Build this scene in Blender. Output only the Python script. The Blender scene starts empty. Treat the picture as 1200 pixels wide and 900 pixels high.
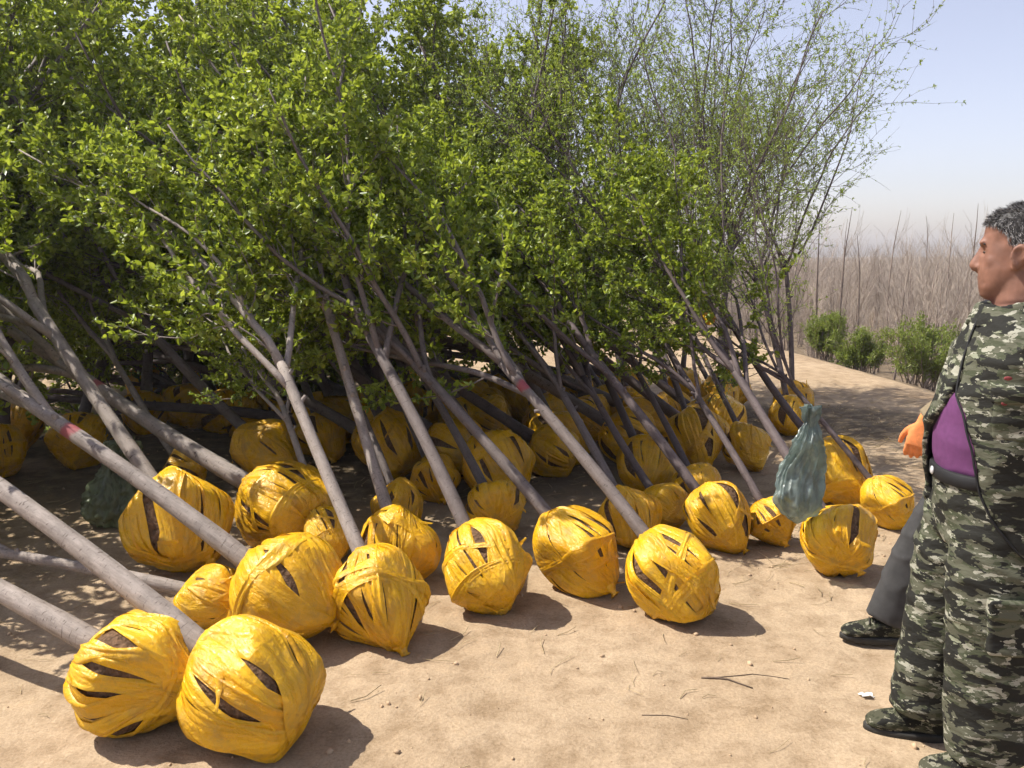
import bpy, math, random
import numpy as np
from mathutils import Vector, Matrix, noise

R = math.radians
SC = bpy.context.scene
COL = SC.collection

# ------------------------------------------------------------------ camera
CAM_Z, PITCH, FPX = 1.62, R(9.0), 980.0
cam_d = bpy.data.cameras.new('camera')
cam_d.sensor_width = 36.0
cam_d.lens = FPX / 1200.0 * 36.0
cam_d.clip_start, cam_d.clip_end = 0.05, 2000.0
cam = bpy.data.objects.new('camera', cam_d)
COL.objects.link(cam)
cam.location = (0, 0, CAM_Z)
cam.rotation_euler = (R(90) - PITCH, 0, 0)
SC.camera = cam

# ------------------------------------------------------------------ sky and sun
SUN_EL, SUN_AZ = R(54.0), R(-76.0)          # azimuth measured from +Y towards +X
world = bpy.data.worlds.new('World')
SC.world = world
world.use_nodes = True
wn, wl = world.node_tree.nodes, world.node_tree.links
sky = wn.new('ShaderNodeTexSky')
sky.sky_type = 'NISHITA'
sky.sun_disc = False
sky.sun_elevation, sky.sun_rotation = SUN_EL, SUN_AZ
sky.air_density, sky.dust_density, sky.ozone_density = 1.0, 1.2, 1.0
bg = wn['Background']
hsv = wn.new('ShaderNodeHueSaturation')       # a dusty spring sky, paler than clear air
hsv.inputs['Saturation'].default_value = 0.62
wl.new(sky.outputs[0], hsv.inputs['Color'])
tint = wn.new('ShaderNodeMix'); tint.data_type = 'RGBA'; tint.blend_type = 'MULTIPLY'
tint.inputs[0].default_value = 1.0
tint.inputs[7].default_value = (1.03, 0.96, 1.03, 1)
wl.new(hsv.outputs[0], tint.inputs[6])
wl.new(tint.outputs[2], bg.inputs[0])
bg.inputs[1].default_value = 0.12
sun_d = bpy.data.lights.new('sun', 'SUN')
sun_d.energy, sun_d.angle, sun_d.color = 5.0, R(0.53), (1.0, 0.95, 0.87)
sun = bpy.data.objects.new('sun', sun_d)
COL.objects.link(sun)
SUN_DIR = Vector((math.sin(SUN_AZ) * math.cos(SUN_EL), math.cos(SUN_AZ) * math.cos(SUN_EL), math.sin(SUN_EL)))
sun.rotation_euler = (-SUN_DIR).to_track_quat('-Z', 'Y').to_euler()
sun.location = SUN_DIR * 30
SC.view_settings.view_transform = 'Standard'
SC.view_settings.look = 'None'
SC.view_settings.exposure = 0.65
SC.view_settings.gamma = 1.0
SC.render.engine = 'CYCLES'
SC.cycles.max_bounces = 4
SC.cycles.diffuse_bounces = 2
SC.cycles.glossy_bounces = 2
SC.cycles.transmission_bounces = 3
SC.cycles.transparent_max_bounces = 6
SC.cycles.use_denoising = True
SC.cycles.use_adaptive_sampling = True
SC.cycles.adaptive_threshold = 0.05

# ------------------------------------------------------------------ helpers
CAM = np.array((0, 0, CAM_Z))
FWD = np.array((0, math.cos(PITCH), -math.sin(PITCH)))
UPV = np.array((0, math.sin(PITCH), math.cos(PITCH)))
RGT = np.array((1.0, 0, 0))

def ray(px, py):
    """direction through a photograph pixel, per unit of optical depth"""
    return FWD + (px - 600) / FPX * RGT + (450 - py) / FPX * UPV

def at(px, py, depth):
    return CAM + ray(px, py) * depth

def on_ground(px, py, z=0.0):
    r = ray(px, py)
    return CAM + r * ((z - CAM_Z) / r[2])

def unit(v):
    v = np.asarray(v, float)
    return v / max(np.linalg.norm(v), 1e-9)

def mesh_np(name, V, F, mat=None, smooth=True, uv=None):
    """V (n,3), F (m,k) arrays or list of such arrays"""
    V = np.asarray(V, np.float32)
    Fs = F if isinstance(F, list) else [F]
    Fs = [np.asarray(f, np.int32) for f in Fs if len(f)]
    me = bpy.data.meshes.new(name)
    me.vertices.add(len(V))
    me.vertices.foreach_set('co', V.ravel())
    idx = np.concatenate([f.ravel() for f in Fs])
    starts, s = [], 0
    for f in Fs:
        k = f.shape[1]
        starts.append(s + np.arange(len(f)) * k)
        s += f.size
    starts = np.concatenate(starts)
    me.loops.add(len(idx))
    me.loops.foreach_set('vertex_index', idx)
    me.polygons.add(len(starts))
    me.polygons.foreach_set('loop_start', starts.astype(np.int32))
    me.update(calc_edges=True)
    if smooth:
        me.polygons.foreach_set('use_smooth', np.ones(len(starts), bool))
    if uv is not None:
        l = me.uv_layers.new(name='UVMap')
        l.data.foreach_set('uv', np.asarray(uv, np.float32)[idx].ravel())
    if mat:
        me.materials.append(mat)
    me.validate()
    return me

def link(name, me, parent=None):
    o = bpy.data.objects.new(name, me)
    COL.objects.link(o)
    if parent is not None:
        o.parent = parent
    return o

def empty(name, loc=(0, 0, 0)):
    o = bpy.data.objects.new(name, None)
    COL.objects.link(o)
    o.location = loc
    o.empty_display_size = 0.1
    return o

def tag(o, label=None, cat=None, group=None, kind=None):
    if label: o['label'] = label
    if cat: o['category'] = cat
    if group: o['group'] = group
    if kind: o['kind'] = kind
    return o

class Geo:
    """collects vertex and face arrays"""
    def __init__(self):
        self.V, self.Q, self.T, self.UV, self.n = [], [], [], [], 0
    def add(self, V, quads=None, tris=None, uv=None):
        V = np.asarray(V, float)
        self.V.append(V)
        if quads is not None and len(quads): self.Q.append(np.asarray(quads) + self.n)
        if tris is not None and len(tris): self.T.append(np.asarray(tris) + self.n)
        self.UV.append(np.zeros((len(V), 2)) if uv is None else uv)
        self.n += len(V)
    def tube(self, P, rad, sides=6, cap=True):
        P = np.asarray(P, float)
        n = len(P)
        rad = np.broadcast_to(np.asarray(rad, float), (n,))
        T = np.gradient(P, axis=0)
        T /= np.linalg.norm(T, axis=1)[:, None] + 1e-12
        a = np.array((1.0, 0, 0)) if abs(T[0][0]) < 0.8 else np.array((0, 1.0, 0))
        A = a - T * (T @ a)[:, None]
        A /= np.linalg.norm(A, axis=1)[:, None] + 1e-12
        B = np.cross(T, A)
        th = np.arange(sides) * 2 * math.pi / sides
        V = (P[:, None, :] + rad[:, None, None] * (np.cos(th)[None, :, None] * A[:, None, :] + np.sin(th)[None, :, None] * B[:, None, :])).reshape(-1, 3)
        i = np.arange(n - 1)[:, None] * sides
        j = np.arange(sides)[None, :]
        k = (j + 1) % sides
        Q = np.stack([i + j, i + k, i + sides + k, i + sides + j], -1).reshape(-1, 4)
        tr = None
        if cap:
            V = np.vstack([V, P[0], P[-1]])
            c0, c1 = n * sides, n * sides + 1
            jj = np.arange(sides); kk = (jj + 1) % sides
            tr = np.vstack([np.stack([np.full(sides, c0), kk, jj], -1),
                            np.stack([np.full(sides, c1), (n - 1) * sides + jj, (n - 1) * sides + kk], -1)])
        self.add(V, Q, tr)
    def loft(self, rings, cap=True):
        """rings: list of (k,3) closed rings"""
        n, k = len(rings), len(rings[0])
        V = np.vstack(rings)
        i = np.arange(n - 1)[:, None] * k
        j = np.arange(k)[None, :]
        m = (j + 1) % k
        Q = np.stack([i + j, i + m, i + k + m, i + k + j], -1).reshape(-1, 4)
        tr = None
        if cap:
            V = np.vstack([V, np.mean(rings[0], 0), np.mean(rings[-1], 0)])
            c0, c1 = n * k, n * k + 1
            jj = np.arange(k); kk = (jj + 1) % k
            tr = np.vstack([np.stack([np.full(k, c0), kk, jj], -1),
                            np.stack([np.full(k, c1), (n - 1) * k + jj, (n - 1) * k + kk], -1)])
        self.add(V, Q, tr)
    def ellipsoid(self, c, r, nu=16, nv=10, rot=None):
        rings = []
        for a in np.linspace(0.06, math.pi - 0.06, nv):
            t = np.arange(nu) * 2 * math.pi / nu
            p = np.stack([r[0] * math.sin(a) * np.cos(t), r[1] * math.sin(a) * np.sin(t), np.full(nu, -r[2] * math.cos(a))], -1)
            if rot is not None: p = p @ np.asarray(rot).T
            rings.append(p + np.asarray(c))
        self.loft(rings)
    def mesh(self, name, mat=None, smooth=True, uv=False):
        F = []
        if self.Q: F.append(np.vstack(self.Q))
        if self.T: F.append(np.vstack(self.T))
        return mesh_np(name, np.vstack(self.V), F, mat, smooth, np.vstack(self.UV) if uv else None)

def interp(tab, z):
    zs = [r[0] for r in tab]
    return [float(np.interp(z, zs, [r[i] for r in tab])) for i in range(1, len(tab[0]))]

def nz(p, s=1.0, seed=0.0):
    return noise.noise(Vector((p[0] * s + seed, p[1] * s - seed * 0.7, p[2] * s + seed * 1.3)))

_tabs = {}
def grid_noise(X, Y, scale, seed):
    """cheap vectorised value noise on 2D arrays"""
    if seed not in _tabs: _tabs[seed] = np.random.RandomState(seed).rand(257, 257)
    tab = _tabs[seed]
    x, y = X * scale + 1000.0, Y * scale + 1000.0
    xi, yi = np.floor(x).astype(int), np.floor(y).astype(int)
    fx, fy = x - xi, y - yi
    fx, fy = fx * fx * (3 - 2 * fx), fy * fy * (3 - 2 * fy)
    xi, yi = xi % 256, yi % 256
    a = tab[xi, yi] * (1 - fx) + tab[xi + 1, yi] * fx
    b = tab[xi, yi + 1] * (1 - fx) + tab[xi + 1, yi + 1] * fx
    return (a * (1 - fy) + b * fy) * 2 - 1

# ------------------------------------------------------------------ materials
def new_mat(name):
    m = bpy.data.materials.new(name)
    m.use_nodes = True
    nt = m.node_tree
    b = nt.nodes['Principled BSDF']
    return m, nt.nodes, nt.links, b

def N(nodes, t, **kw):
    n = nodes.new(t)
    for k, v in kw.items():
        if k.startswith('i_'):
            n.inputs[k[2:].replace('_', ' ')].default_value = v
        else:
            setattr(n, k, v)
    return n

def ramp(nodes, stops, interp='LINEAR'):
    r = nodes.new('ShaderNodeValToRGB')
    r.color_ramp.interpolation = interp
    e = r.color_ramp.elements
    while len(e) < len(stops): e.new(0.5)
    for el, (p, c) in zip(e, stops):
        el.position = p
        el.color = (c[0], c[1], c[2], 1) if not isinstance(c, (int, float)) else (c, c, c, 1)
    return r

def mixc(nodes, links, fac, a, b, blend='MIX'):
    m = nodes.new('ShaderNodeMix')
    m.data_type = 'RGBA'
    m.blend_type = blend
    for sock, v in ((m.inputs[0], fac), (m.inputs[6], a), (m.inputs[7], b)):
        if isinstance(v, (int, float)): sock.default_value = v
        elif isinstance(v, tuple): sock.default_value = (v[0], v[1], v[2], 1)
        else: links.new(v, sock)
    return m.outputs[2]

def mapped(nodes, links, coord='Object', scale=(1, 1, 1), rot=(0, 0, 0)):
    tc = nodes.new('ShaderNodeTexCoord')
    mp = nodes.new('ShaderNodeMapping')
    mp.inputs['Scale'].default_value = scale
    mp.inputs['Rotation'].default_value = rot
    links.new(tc.outputs[coord], mp.inputs['Vector'])
    return mp.outputs[0]

def add_bump(nodes, links, b, height, strength=0.4, dist=0.01):
    bp = nodes.new('ShaderNodeBump')
    bp.inputs['Strength'].default_value = strength
    bp.inputs['Distance'].default_value = dist
    links.new(height, bp.inputs['Height'])
    links.new(bp.outputs[0], b.inputs['Normal'])

def simple(name, col, rough=0.8, var=0.25, scale=30.0, bump=0.2, dist=0.004, spec=0.3):
    m, n, l, b = new_mat(name)
    v = mapped(n, l)
    t = N(n, 'ShaderNodeTexNoise', i_Scale=scale, i_Detail=6.0)
    l.new(v, t.inputs['Vector'])
    c = ramp(n, [(0.25, tuple(x * (1 - var) for x in col)), (0.75, tuple(min(1, x * (1 + var)) for x in col))])
    l.new(t.outputs[0], c.inputs[0])
    l.new(c.outputs[0], b.inputs['Base Color'])
    b.inputs['Roughness'].default_value = rough
    b.inputs['Specular IOR Level'].default_value = spec
    if bump: add_bump(n, l, b, t.outputs[0], bump, dist)
    return m

def mat_ground():
    m, n, l, b = new_mat('sandy_ground')
    pos = mapped(n, l, 'Object')
    big = N(n, 'ShaderNodeTexNoise', i_Scale=0.9, i_Detail=5.0, i_Roughness=0.6)
    mid = N(n, 'ShaderNodeTexNoise', i_Scale=7.0, i_Detail=8.0, i_Roughness=0.65)
    fine = N(n, 'ShaderNodeTexNoise', i_Scale=90.0, i_Detail=5.0, i_Roughness=0.7)
    for t in (big, mid, fine): l.new(pos, t.inputs['Vector'])
    c1 = ramp(n, [(0.3, (0.33, 0.24, 0.15)), (0.7, (0.455, 0.348, 0.232))])
    l.new(big.outputs[0], c1.inputs[0])
    c2 = ramp(n, [(0.3, (0.64, 0.60, 0.55)), (0.55, (1, 1, 1)), (0.8, (1.12, 1.1, 1.06))])
    l.new(mid.outputs[0], c2.inputs[0])
    c3 = ramp(n, [(0.3, (0.74, 0.72, 0.68)), (0.6, (1.05, 1.05, 1.05))])
    l.new(fine.outputs[0], c3.inputs[0])
    sand = mixc(n, l, 1.0, mixc(n, l, 1.0, c1.outputs[0], c2.outputs[0], 'MULTIPLY'), c3.outputs[0], 'MULTIPLY')
    litter_shade = ramp(n, [(0.3, (0.075, 0.055, 0.036)), (0.5, (0.15, 0.112, 0.072)), (0.72, (0.27, 0.21, 0.135))])  # litter tone, darkened to deepen the painted shade under the pile
    l.new(mid.outputs[0], litter_shade.inputs[0])
    # vertex attribute: 1 where dry leaf litter covers the sand beyond the bank, and where shade is painted in under the pile
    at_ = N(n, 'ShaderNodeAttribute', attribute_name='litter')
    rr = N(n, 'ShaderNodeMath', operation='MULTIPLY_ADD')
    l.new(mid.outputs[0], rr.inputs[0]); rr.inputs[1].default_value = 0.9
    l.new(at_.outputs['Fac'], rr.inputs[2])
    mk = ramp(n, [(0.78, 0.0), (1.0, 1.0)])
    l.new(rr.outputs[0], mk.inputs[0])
    col = mixc(n, l, mk.outputs[0], sand, litter_shade.outputs[0])
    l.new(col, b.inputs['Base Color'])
    b.inputs['Roughness'].default_value = 0.95
    b.inputs['Specular IOR Level'].default_value = 0.1
    h = N(n, 'ShaderNodeMath', operation='MULTIPLY_ADD')
    l.new(fine.outputs[0], h.inputs[0]); h.inputs[1].default_value = 0.25
    l.new(mid.outputs[0], h.inputs[2])
    add_bump(n, l, b, h.outputs[0], 0.55, 0.03)
    return m

def mat_bark(name, base, paint=None):
    m, n, l, b = new_mat(name)
    v = mapped(n, l, 'Object', (1, 1, 1))
    vs = mapped(n, l, 'Object', (34, 34, 120))
    vl = mapped(n, l, 'Object', (30, 30, 7))
    a = N(n, 'ShaderNodeTexNoise', i_Scale=5.0, i_Detail=6.0, i_Roughness=0.65); l.new(v, a.inputs['Vector'])
    s = N(n, 'ShaderNodeTexNoise', i_Scale=1.0, i_Detail=2.0); l.new(vs, s.inputs['Vector'])
    f = N(n, 'ShaderNodeTexNoise', i_Scale=2.0, i_Detail=5.0, i_Roughness=0.7); l.new(vl, f.inputs['Vector'])
    c = ramp(n, [(0.3, tuple(x * 0.72 for x in base)), (0.5, base), (0.72, tuple(x * 1.22 for x in base))])
    l.new(a.outputs[0], c.inputs[0])
    c2 = ramp(n, [(0.3, (0.68, 0.66, 0.64)), (0.62, (1.06, 1.06, 1.06))]); l.new(f.outputs[0], c2.inputs[0])
    c3 = ramp(n, [(0.62, (1, 1, 1)), (0.70, (0.42, 0.38, 0.36))]); l.new(s.outputs[0], c3.inputs[0])
    col = mixc(n, l, 1.0, mixc(n, l, 1.0, c.outputs[0], c2.outputs[0], 'MULTIPLY'), c3.outputs[0], 'MULTIPLY')
    if paint:
        tc = n.new('ShaderNodeTexCoord')
        sp = n.new('ShaderNodeSeparateXYZ'); l.new(tc.outputs['Object'], sp.inputs[0])
        d = N(n, 'ShaderNodeMath', operation='SUBTRACT'); l.new(sp.outputs[2], d.inputs[0]); d.inputs[1].default_value = paint
        ab = N(n, 'ShaderNodeMath', operation='ABSOLUTE'); l.new(d.outputs[0], ab.inputs[0])
        ad = N(n, 'ShaderNodeMath', operation='MULTIPLY_ADD'); l.new(a.outputs[0], ad.inputs[0]); ad.inputs[1].default_value = 0.16; l.new(ab.outputs[0], ad.inputs[2])
        mk = ramp(n, [(0.105, 0.75), (0.125, 0.0)]); l.new(ad.outputs[0], mk.inputs[0])
        col = mixc(n, l, mk.outputs[0], col, (0.30, 0.035, 0.05))
    l.new(col, b.inputs['Base Color'])
    b.inputs['Roughness'].default_value = 0.72
    b.inputs['Specular IOR Level'].default_value = 0.3
    add_bump(n, l, b, f.outputs[0], 0.5, 0.006)
    return m

def mat_leaf(name, stops, trans=(0.30, 0.42, 0.03), fac=0.38):
    m, n, l, b = new_mat(name)
    g = n.new('ShaderNodeNewGeometry')
    c = ramp(n, stops)
    l.new(g.outputs['Random Per Island'], c.inputs[0])
    l.new(c.outputs[0], b.inputs['Base Color'])
    b.inputs['Roughness'].default_value = 0.42
    b.inputs['Specular IOR Level'].default_value = 0.45
    tr = n.new('ShaderNodeBsdfTranslucent')
    tc = mixc(n, l, 0.5, c.outputs[0], trans)
    l.new(tc, tr.inputs[0])
    mx = n.new('ShaderNodeMixShader'); mx.inputs[0].default_value = fac
    l.new(b.outputs[0], mx.inputs[1]); l.new(tr.outputs[0], mx.inputs[2])
    l.new(mx.outputs[0], n['Material Output'].inputs[0])
    return m

def mat_wrap(name, base):
    m, n, l, b = new_mat(name)
    uvm = mapped(n, l, 'UV', (9, 60, 1))
    uvd = mapped(n, l, 'UV', (30, 34, 1), (0, 0, 0.5))
    ob = mapped(n, l, 'Object')
    w = N(n, 'ShaderNodeTexNoise', i_Scale=1.0, i_Detail=6.0, i_Roughness=0.6, i_Distortion=0.6); l.new(uvm, w.inputs['Vector'])
    w2 = N(n, 'ShaderNodeTexNoise', i_Scale=1.0, i_Detail=4.0, i_Distortion=1.0); l.new(uvd, w2.inputs['Vector'])
    d = N(n, 'ShaderNodeTexNoise', i_Scale=9.0, i_Detail=7.0, i_Roughness=0.7); l.new(ob, d.inputs['Vector'])
    oi = n.new('ShaderNodeObjectInfo')
    c = ramp(n, [(0.0, tuple(x * y for x, y in zip(base, (0.86, 0.80, 0.8)))), (0.5, base), (1.0, tuple(min(0.95, x * y) for x, y in zip(base, (1.06, 1.12, 1.6))))])
    l.new(oi.outputs['Random'], c.inputs[0])
    dm = ramp(n, [(0.50, 0.0), (0.74, 0.6)]); l.new(d.outputs[0], dm.inputs[0])
    col = mixc(n, l, dm.outputs[0], c.outputs[0], (0.33, 0.22, 0.10))
    l.new(col, b.inputs['Base Color'])
    b.inputs['Specular IOR Level'].default_value = 0.5
    rg = ramp(n, [(0.35, 0.20), (0.7, 0.42)]); l.new(d.outputs[0], rg.inputs[0]); l.new(rg.outputs[0], b.inputs['Roughness'])
    ad = N(n, 'ShaderNodeMath', operation='MULTIPLY_ADD'); l.new(w2.outputs[0], ad.inputs[0]); ad.inputs[1].default_value = 1.0; l.new(w.outputs[0], ad.inputs[2])
    add_bump(n, l, b, ad.outputs[0], 0.6, 0.012)
    tr = n.new('ShaderNodeBsdfTranslucent'); l.new(col, tr.inputs[0])
    mx = n.new('ShaderNodeMixShader'); mx.inputs[0].default_value = 0.18
    l.new(b.outputs[0], mx.inputs[1]); l.new(tr.outputs[0], mx.inputs[2])
    l.new(mx.outputs[0], n['Material Output'].inputs[0])
    return m

def mat_camo(name, scale=1.0, tint=(1, 1, 1)):
    m, n, l, b = new_mat(name)
    v = mapped(n, l, 'Object', (12 * scale, 12 * scale, 27 * scale), (0.15, 0.1, 0.2))
    v2 = mapped(n, l, 'Object', (15 * scale, 15 * scale, 36 * scale), (0.4, -0.2, 1.2))
    v3 = mapped(n, l, 'Object', (20 * scale, 20 * scale, 44 * scale), (-0.3, 0.3, 2.0))
    T = lambda x: tuple(a * t for a, t in zip(x, tint))
    col = T((0.092, 0.094, 0.064))
    for vec, thr, c in ((v2, 0.53, (0.055, 0.062, 0.036)), (v3, 0.565, (0.29, 0.285, 0.225)), (v, 0.512, (0.018, 0.018, 0.015)), (v2, 0.65, (0.20, 0.21, 0.145))):
        t = N(n, 'ShaderNodeTexNoise', i_Scale=1.0, i_Detail=3.5, i_Roughness=0.62, i_Distortion=0.35)
        l.new(vec, t.inputs['Vector'])
        r = ramp(n, [(0.0, 0.0), (thr, 1.0)], 'CONSTANT'); l.new(t.outputs[0], r.inputs[0])
        col = mixc(n, l, r.outputs[0], col, T(c))
    l.new(col, b.inputs['Base Color'])
    b.inputs['Roughness'].default_value = 0.85
    b.inputs['Specular IOR Level'].default_value = 0.2
    vb = mapped(n, l, 'Object', (14, 14, 30))
    t = N(n, 'ShaderNodeTexNoise', i_Scale=1.0, i_Detail=4.0); l.new(vb, t.inputs['Vector'])
    add_bump(n, l, b, t.outputs[0], 0.5, 0.02)
    return m

def mat_film(name, col, alpha=0.3):
    m, n, l, b = new_mat(name)
    v = mapped(n, l, 'Object', (14, 14, 5))
    t = N(n, 'ShaderNodeTexNoise', i_Scale=1.5, i_Detail=5.0, i_Distortion=0.8); l.new(v, t.inputs['Vector'])
    c = ramp(n, [(0.3, tuple(x * 0.55 for x in col)), (0.7, tuple(min(1, x * 1.5) for x in col))]); l.new(t.outputs[0], c.inputs[0])
    l.new(c.outputs[0], b.inputs['Base Color'])
    b.inputs['Roughness'].default_value = 0.2
    b.inputs['Specular IOR Level'].default_value = 0.8
    add_bump(n, l, b, t.outputs[0], 0.8, 0.02)
    tr = n.new('ShaderNodeBsdfTransparent'); tr.inputs[0].default_value = (0.75, 0.85, 0.83, 1)
    tl = n.new('ShaderNodeBsdfTranslucent'); l.new(c.outputs[0], tl.inputs[0])
    m1 = n.new('ShaderNodeMixShader'); m1.inputs[0].default_value = 0.35
    l.new(b.outputs[0], m1.inputs[1]); l.new(tl.outputs[0], m1.inputs[2])
    m2 = n.new('ShaderNodeMixShader'); m2.inputs[0].default_value = alpha
    l.new(m1.outputs[0], m2.inputs[1]); l.new(tr.outputs[0], m2.inputs[2])
    l.new(m2.outputs[0], n['Material Output'].inputs[0])
    return m

M = {
    'ground': mat_ground(),
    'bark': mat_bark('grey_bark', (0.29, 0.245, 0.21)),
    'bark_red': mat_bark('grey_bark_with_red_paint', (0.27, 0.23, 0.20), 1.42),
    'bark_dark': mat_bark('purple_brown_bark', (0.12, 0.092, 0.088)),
    'bark_shaded': mat_bark('shaded_grey_bark', (0.15, 0.122, 0.11)),  # here and below: grey bark darkened to paint in shade on middle stems
    'bark_shaded_red': mat_bark('shaded_grey_bark_with_red_paint', (0.165, 0.135, 0.12), 1.42),
    'leaf': mat_leaf('young_leaf', [(0.0, (0.06, 0.10, 0.010)), (0.35, (0.12, 0.185, 0.016)), (0.7, (0.25, 0.33, 0.03)), (1.0, (0.42, 0.48, 0.08))], (0.56, 0.64, 0.05), 0.43),
    'leaf_fine': mat_leaf('fine_leaf', [(0.0, (0.13, 0.19, 0.025)), (0.5, (0.20, 0.28, 0.04)), (1.0, (0.30, 0.38, 0.07))], (0.5, 0.6, 0.08), 0.45),
    'leaf_shrub': mat_leaf('shrub_leaf', [(0.0, (0.12, 0.17, 0.03)), (1.0, (0.26, 0.31, 0.07))], (0.42, 0.5, 0.08), 0.42),
    'wrap': mat_wrap('yellow_plastic_film', (0.85, 0.465, 0.014)),
    'soil': simple('damp_root_soil', (0.155, 0.092, 0.052), 0.95, 0.6, 45, 1.0, 0.03, 0.15),
    'bare': simple('bare_twig', (0.26, 0.205, 0.165), 0.9, 0.3, 6, 0, 0, 0.1),
    'bare2': simple('pale_bare_twig', (0.41, 0.34, 0.275), 0.9, 0.3, 6, 0, 0, 0.1),
    'straw': simple('dry_straw', (0.42, 0.33, 0.19), 0.9, 0.4, 5, 0, 0, 0.1),
    'stick': simple('dry_stick', (0.12, 0.085, 0.06), 0.9, 0.3, 20),
    'clod': simple('sand_clod', (0.42, 0.30, 0.19), 0.95, 0.35, 3, 0.3, 0.01, 0.1),
    'camo': mat_camo('camouflage_cotton'),
    'camo2': mat_camo('camouflage_canvas', 1.5, (0.62, 0.6, 0.55)),
    'skin': simple('tanned_skin', (0.215, 0.105, 0.07), 0.6, 0.32, 26, 0.45, 0.002, 0.4),
    'purple': simple('purple_knit', (0.125, 0.042, 0.12), 0.85, 0.12, 60, 0.2, 0.003, 0.2),
    'black': simple('black_fabric', (0.012, 0.012, 0.013), 0.7, 0.3, 40, 0.15, 0.003),
    'rubber': simple('dark_rubber_sole', (0.03, 0.028, 0.024), 0.7, 0.3, 30),
    'grey': simple('charcoal_twill', (0.045, 0.044, 0.043), 0.85, 0.2, 30, 0.2, 0.004),
    'khaki': simple('khaki_cotton', (0.21, 0.165, 0.10), 0.85, 0.15, 30, 0.2, 0.004),
    'orange': simple('orange_knit_glove', (0.72, 0.24, 0.08), 0.8, 0.2, 60, 0.3, 0.003),
    'hair': simple('greying_hair', (0.022, 0.02, 0.019), 0.55, 0.4, 50, 0, 0, 0.4),
    'hair_grey': simple('grey_hair', (0.34, 0.33, 0.32), 0.55, 0.4, 50, 0, 0, 0.4),
    'white': simple('white_paper', (0.8, 0.78, 0.74), 0.8, 0.1, 40),
    'eye': simple('eye', (0.05, 0.03, 0.02), 0.2, 0.2, 40, 0),
    'metal': simple('buckle_metal', (0.5, 0.5, 0.5), 0.35, 0.1, 40, 0),
    'bag': mat_film('grey_green_film', (0.25, 0.305, 0.28), 0.34),
    'bag2': mat_film('olive_film', (0.20, 0.23, 0.13), 0.25),
}

# ------------------------------------------------------------------ ground: one sheet to the horizon
EDGE_A, EDGE_B = on_ground(905, 408)[:2], on_ground(1100, 463)[:2]
EN = unit(np.array((-(EDGE_B - EDGE_A)[1], (EDGE_B - EDGE_A)[0])))
if EN[1] < 0: EN = -EN

def bank(X, Y):
    """distance beyond the edge of the sandy bank (positive = beyond)"""
    return (X - EDGE_A[0]) * EN[0] + (Y - EDGE_A[1]) * EN[1]

def ground_z(X, Y):
    d = bank(X, Y)
    k = np.clip((d + 0.25) / 4.5, 0, 1)
    k = k * k * (3 - 2 * k)
    far = np.clip((d - 3) / 40, 0, 1)
    near = np.clip(1 - np.abs(Y - 4) / 12, 0, 1)
    z = 0.012 * grid_noise(X, Y, 0.9, 1) + 0.006 * grid_noise(X, Y, 3.1, 2) + 0.006 * grid_noise(X, Y, 9.0, 3) * near
    # scuffed hollows left by feet
    f = grid_noise(X, Y, 4.3, 9)
    z = z - 0.010 * np.clip(f - 0.45, 0, 1) * 2
    return z - 1.5 * k + far * 0.6 * (1 + grid_noise(X, Y, 0.04, 4))

def build_ground():
    xs = np.concatenate([[-220, -150, -90, -60, -30, -18, -12, -9, -7], np.arange(-6, 6.51, 0.05), np.arange(6.7, 12, 0.3), [13, 15, 18, 22, 28, 40, 70, 120, 220]])
    ys = np.concatenate([[-60, -20, -8, -4, -2, -1, 0], np.arange(0.6, 10, 0.05), np.arange(10.1, 18, 0.15), np.arange(18.5, 40, 1.0), [45, 52, 60, 75, 95, 130, 180, 260, 380]])
    X, Y = np.meshgrid(xs, ys)
    Z = ground_z(X, Y)
    nx, ny = len(xs), len(ys)
    V = np.stack([X, Y, Z], -1).reshape(-1, 3)
    i = np.arange(ny - 1)[:, None] * nx
    j = np.arange(nx - 1)[None, :]
    Q = np.stack([i + j, i + j + 1, i + nx + j + 1, i + nx + j], -1).reshape(-1, 4)
    me = mesh_np('ground', V, Q, M['ground'])
    d = bank(V[:, 0], V[:, 1])
    litter_shade = np.clip((d - 0.05) / 0.4, 0, 1)
    # dead leaf tone whose dark paints in the shade under and behind the pile
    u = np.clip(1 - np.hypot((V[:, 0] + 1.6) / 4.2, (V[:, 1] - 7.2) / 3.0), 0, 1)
    v = np.clip(1 - np.hypot((V[:, 0] - 2.9) / 2.0, (V[:, 1] - 7.9) / 1.5), 0, 1)  # debris strip off the open end, twig shadow painted into its tone
    litter_shade = np.maximum(litter_shade, np.maximum(np.clip(u * 1.6, 0, 0.9), np.clip(v * 1.2, 0, 0.62)))
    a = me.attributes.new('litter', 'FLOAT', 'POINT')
    a.data.foreach_set('value', litter_shade.astype(np.float32))
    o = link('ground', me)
    tag(o, kind='structure')
build_ground()

# ------------------------------------------------------------------ root balls wound with yellow film
def ball_shape(seed):
    rs = np.random.RandomState(seed)
    n = rs.normal(size=(17, 3)); n /= np.linalg.norm(n, axis=1)[:, None]
    d = rs.uniform(0.86, 1.03, 17)
    lump = rs.normal(size=(7, 3)); lump /= np.linalg.norm(lump, axis=1)[:, None]
    la = rs.uniform(-0.05, 0.07, 7)
    taper = rs.uniform(0.02, 0.16)
    def Rf(D):
        t = np.clip(D @ n.T / d, 0, None)
        r = (np.sum(t ** 16, 1) + 1e-9) ** (-1 / 16)
        r = np.clip(r, 0.75, 1.12)
        r = r * (1 + np.exp(-(1 - D @ lump.T) * 9) @ la)
        return r * (1 + taper * np.clip(-D[:, 2], 0, 1) ** 4)
    return Rf

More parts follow.
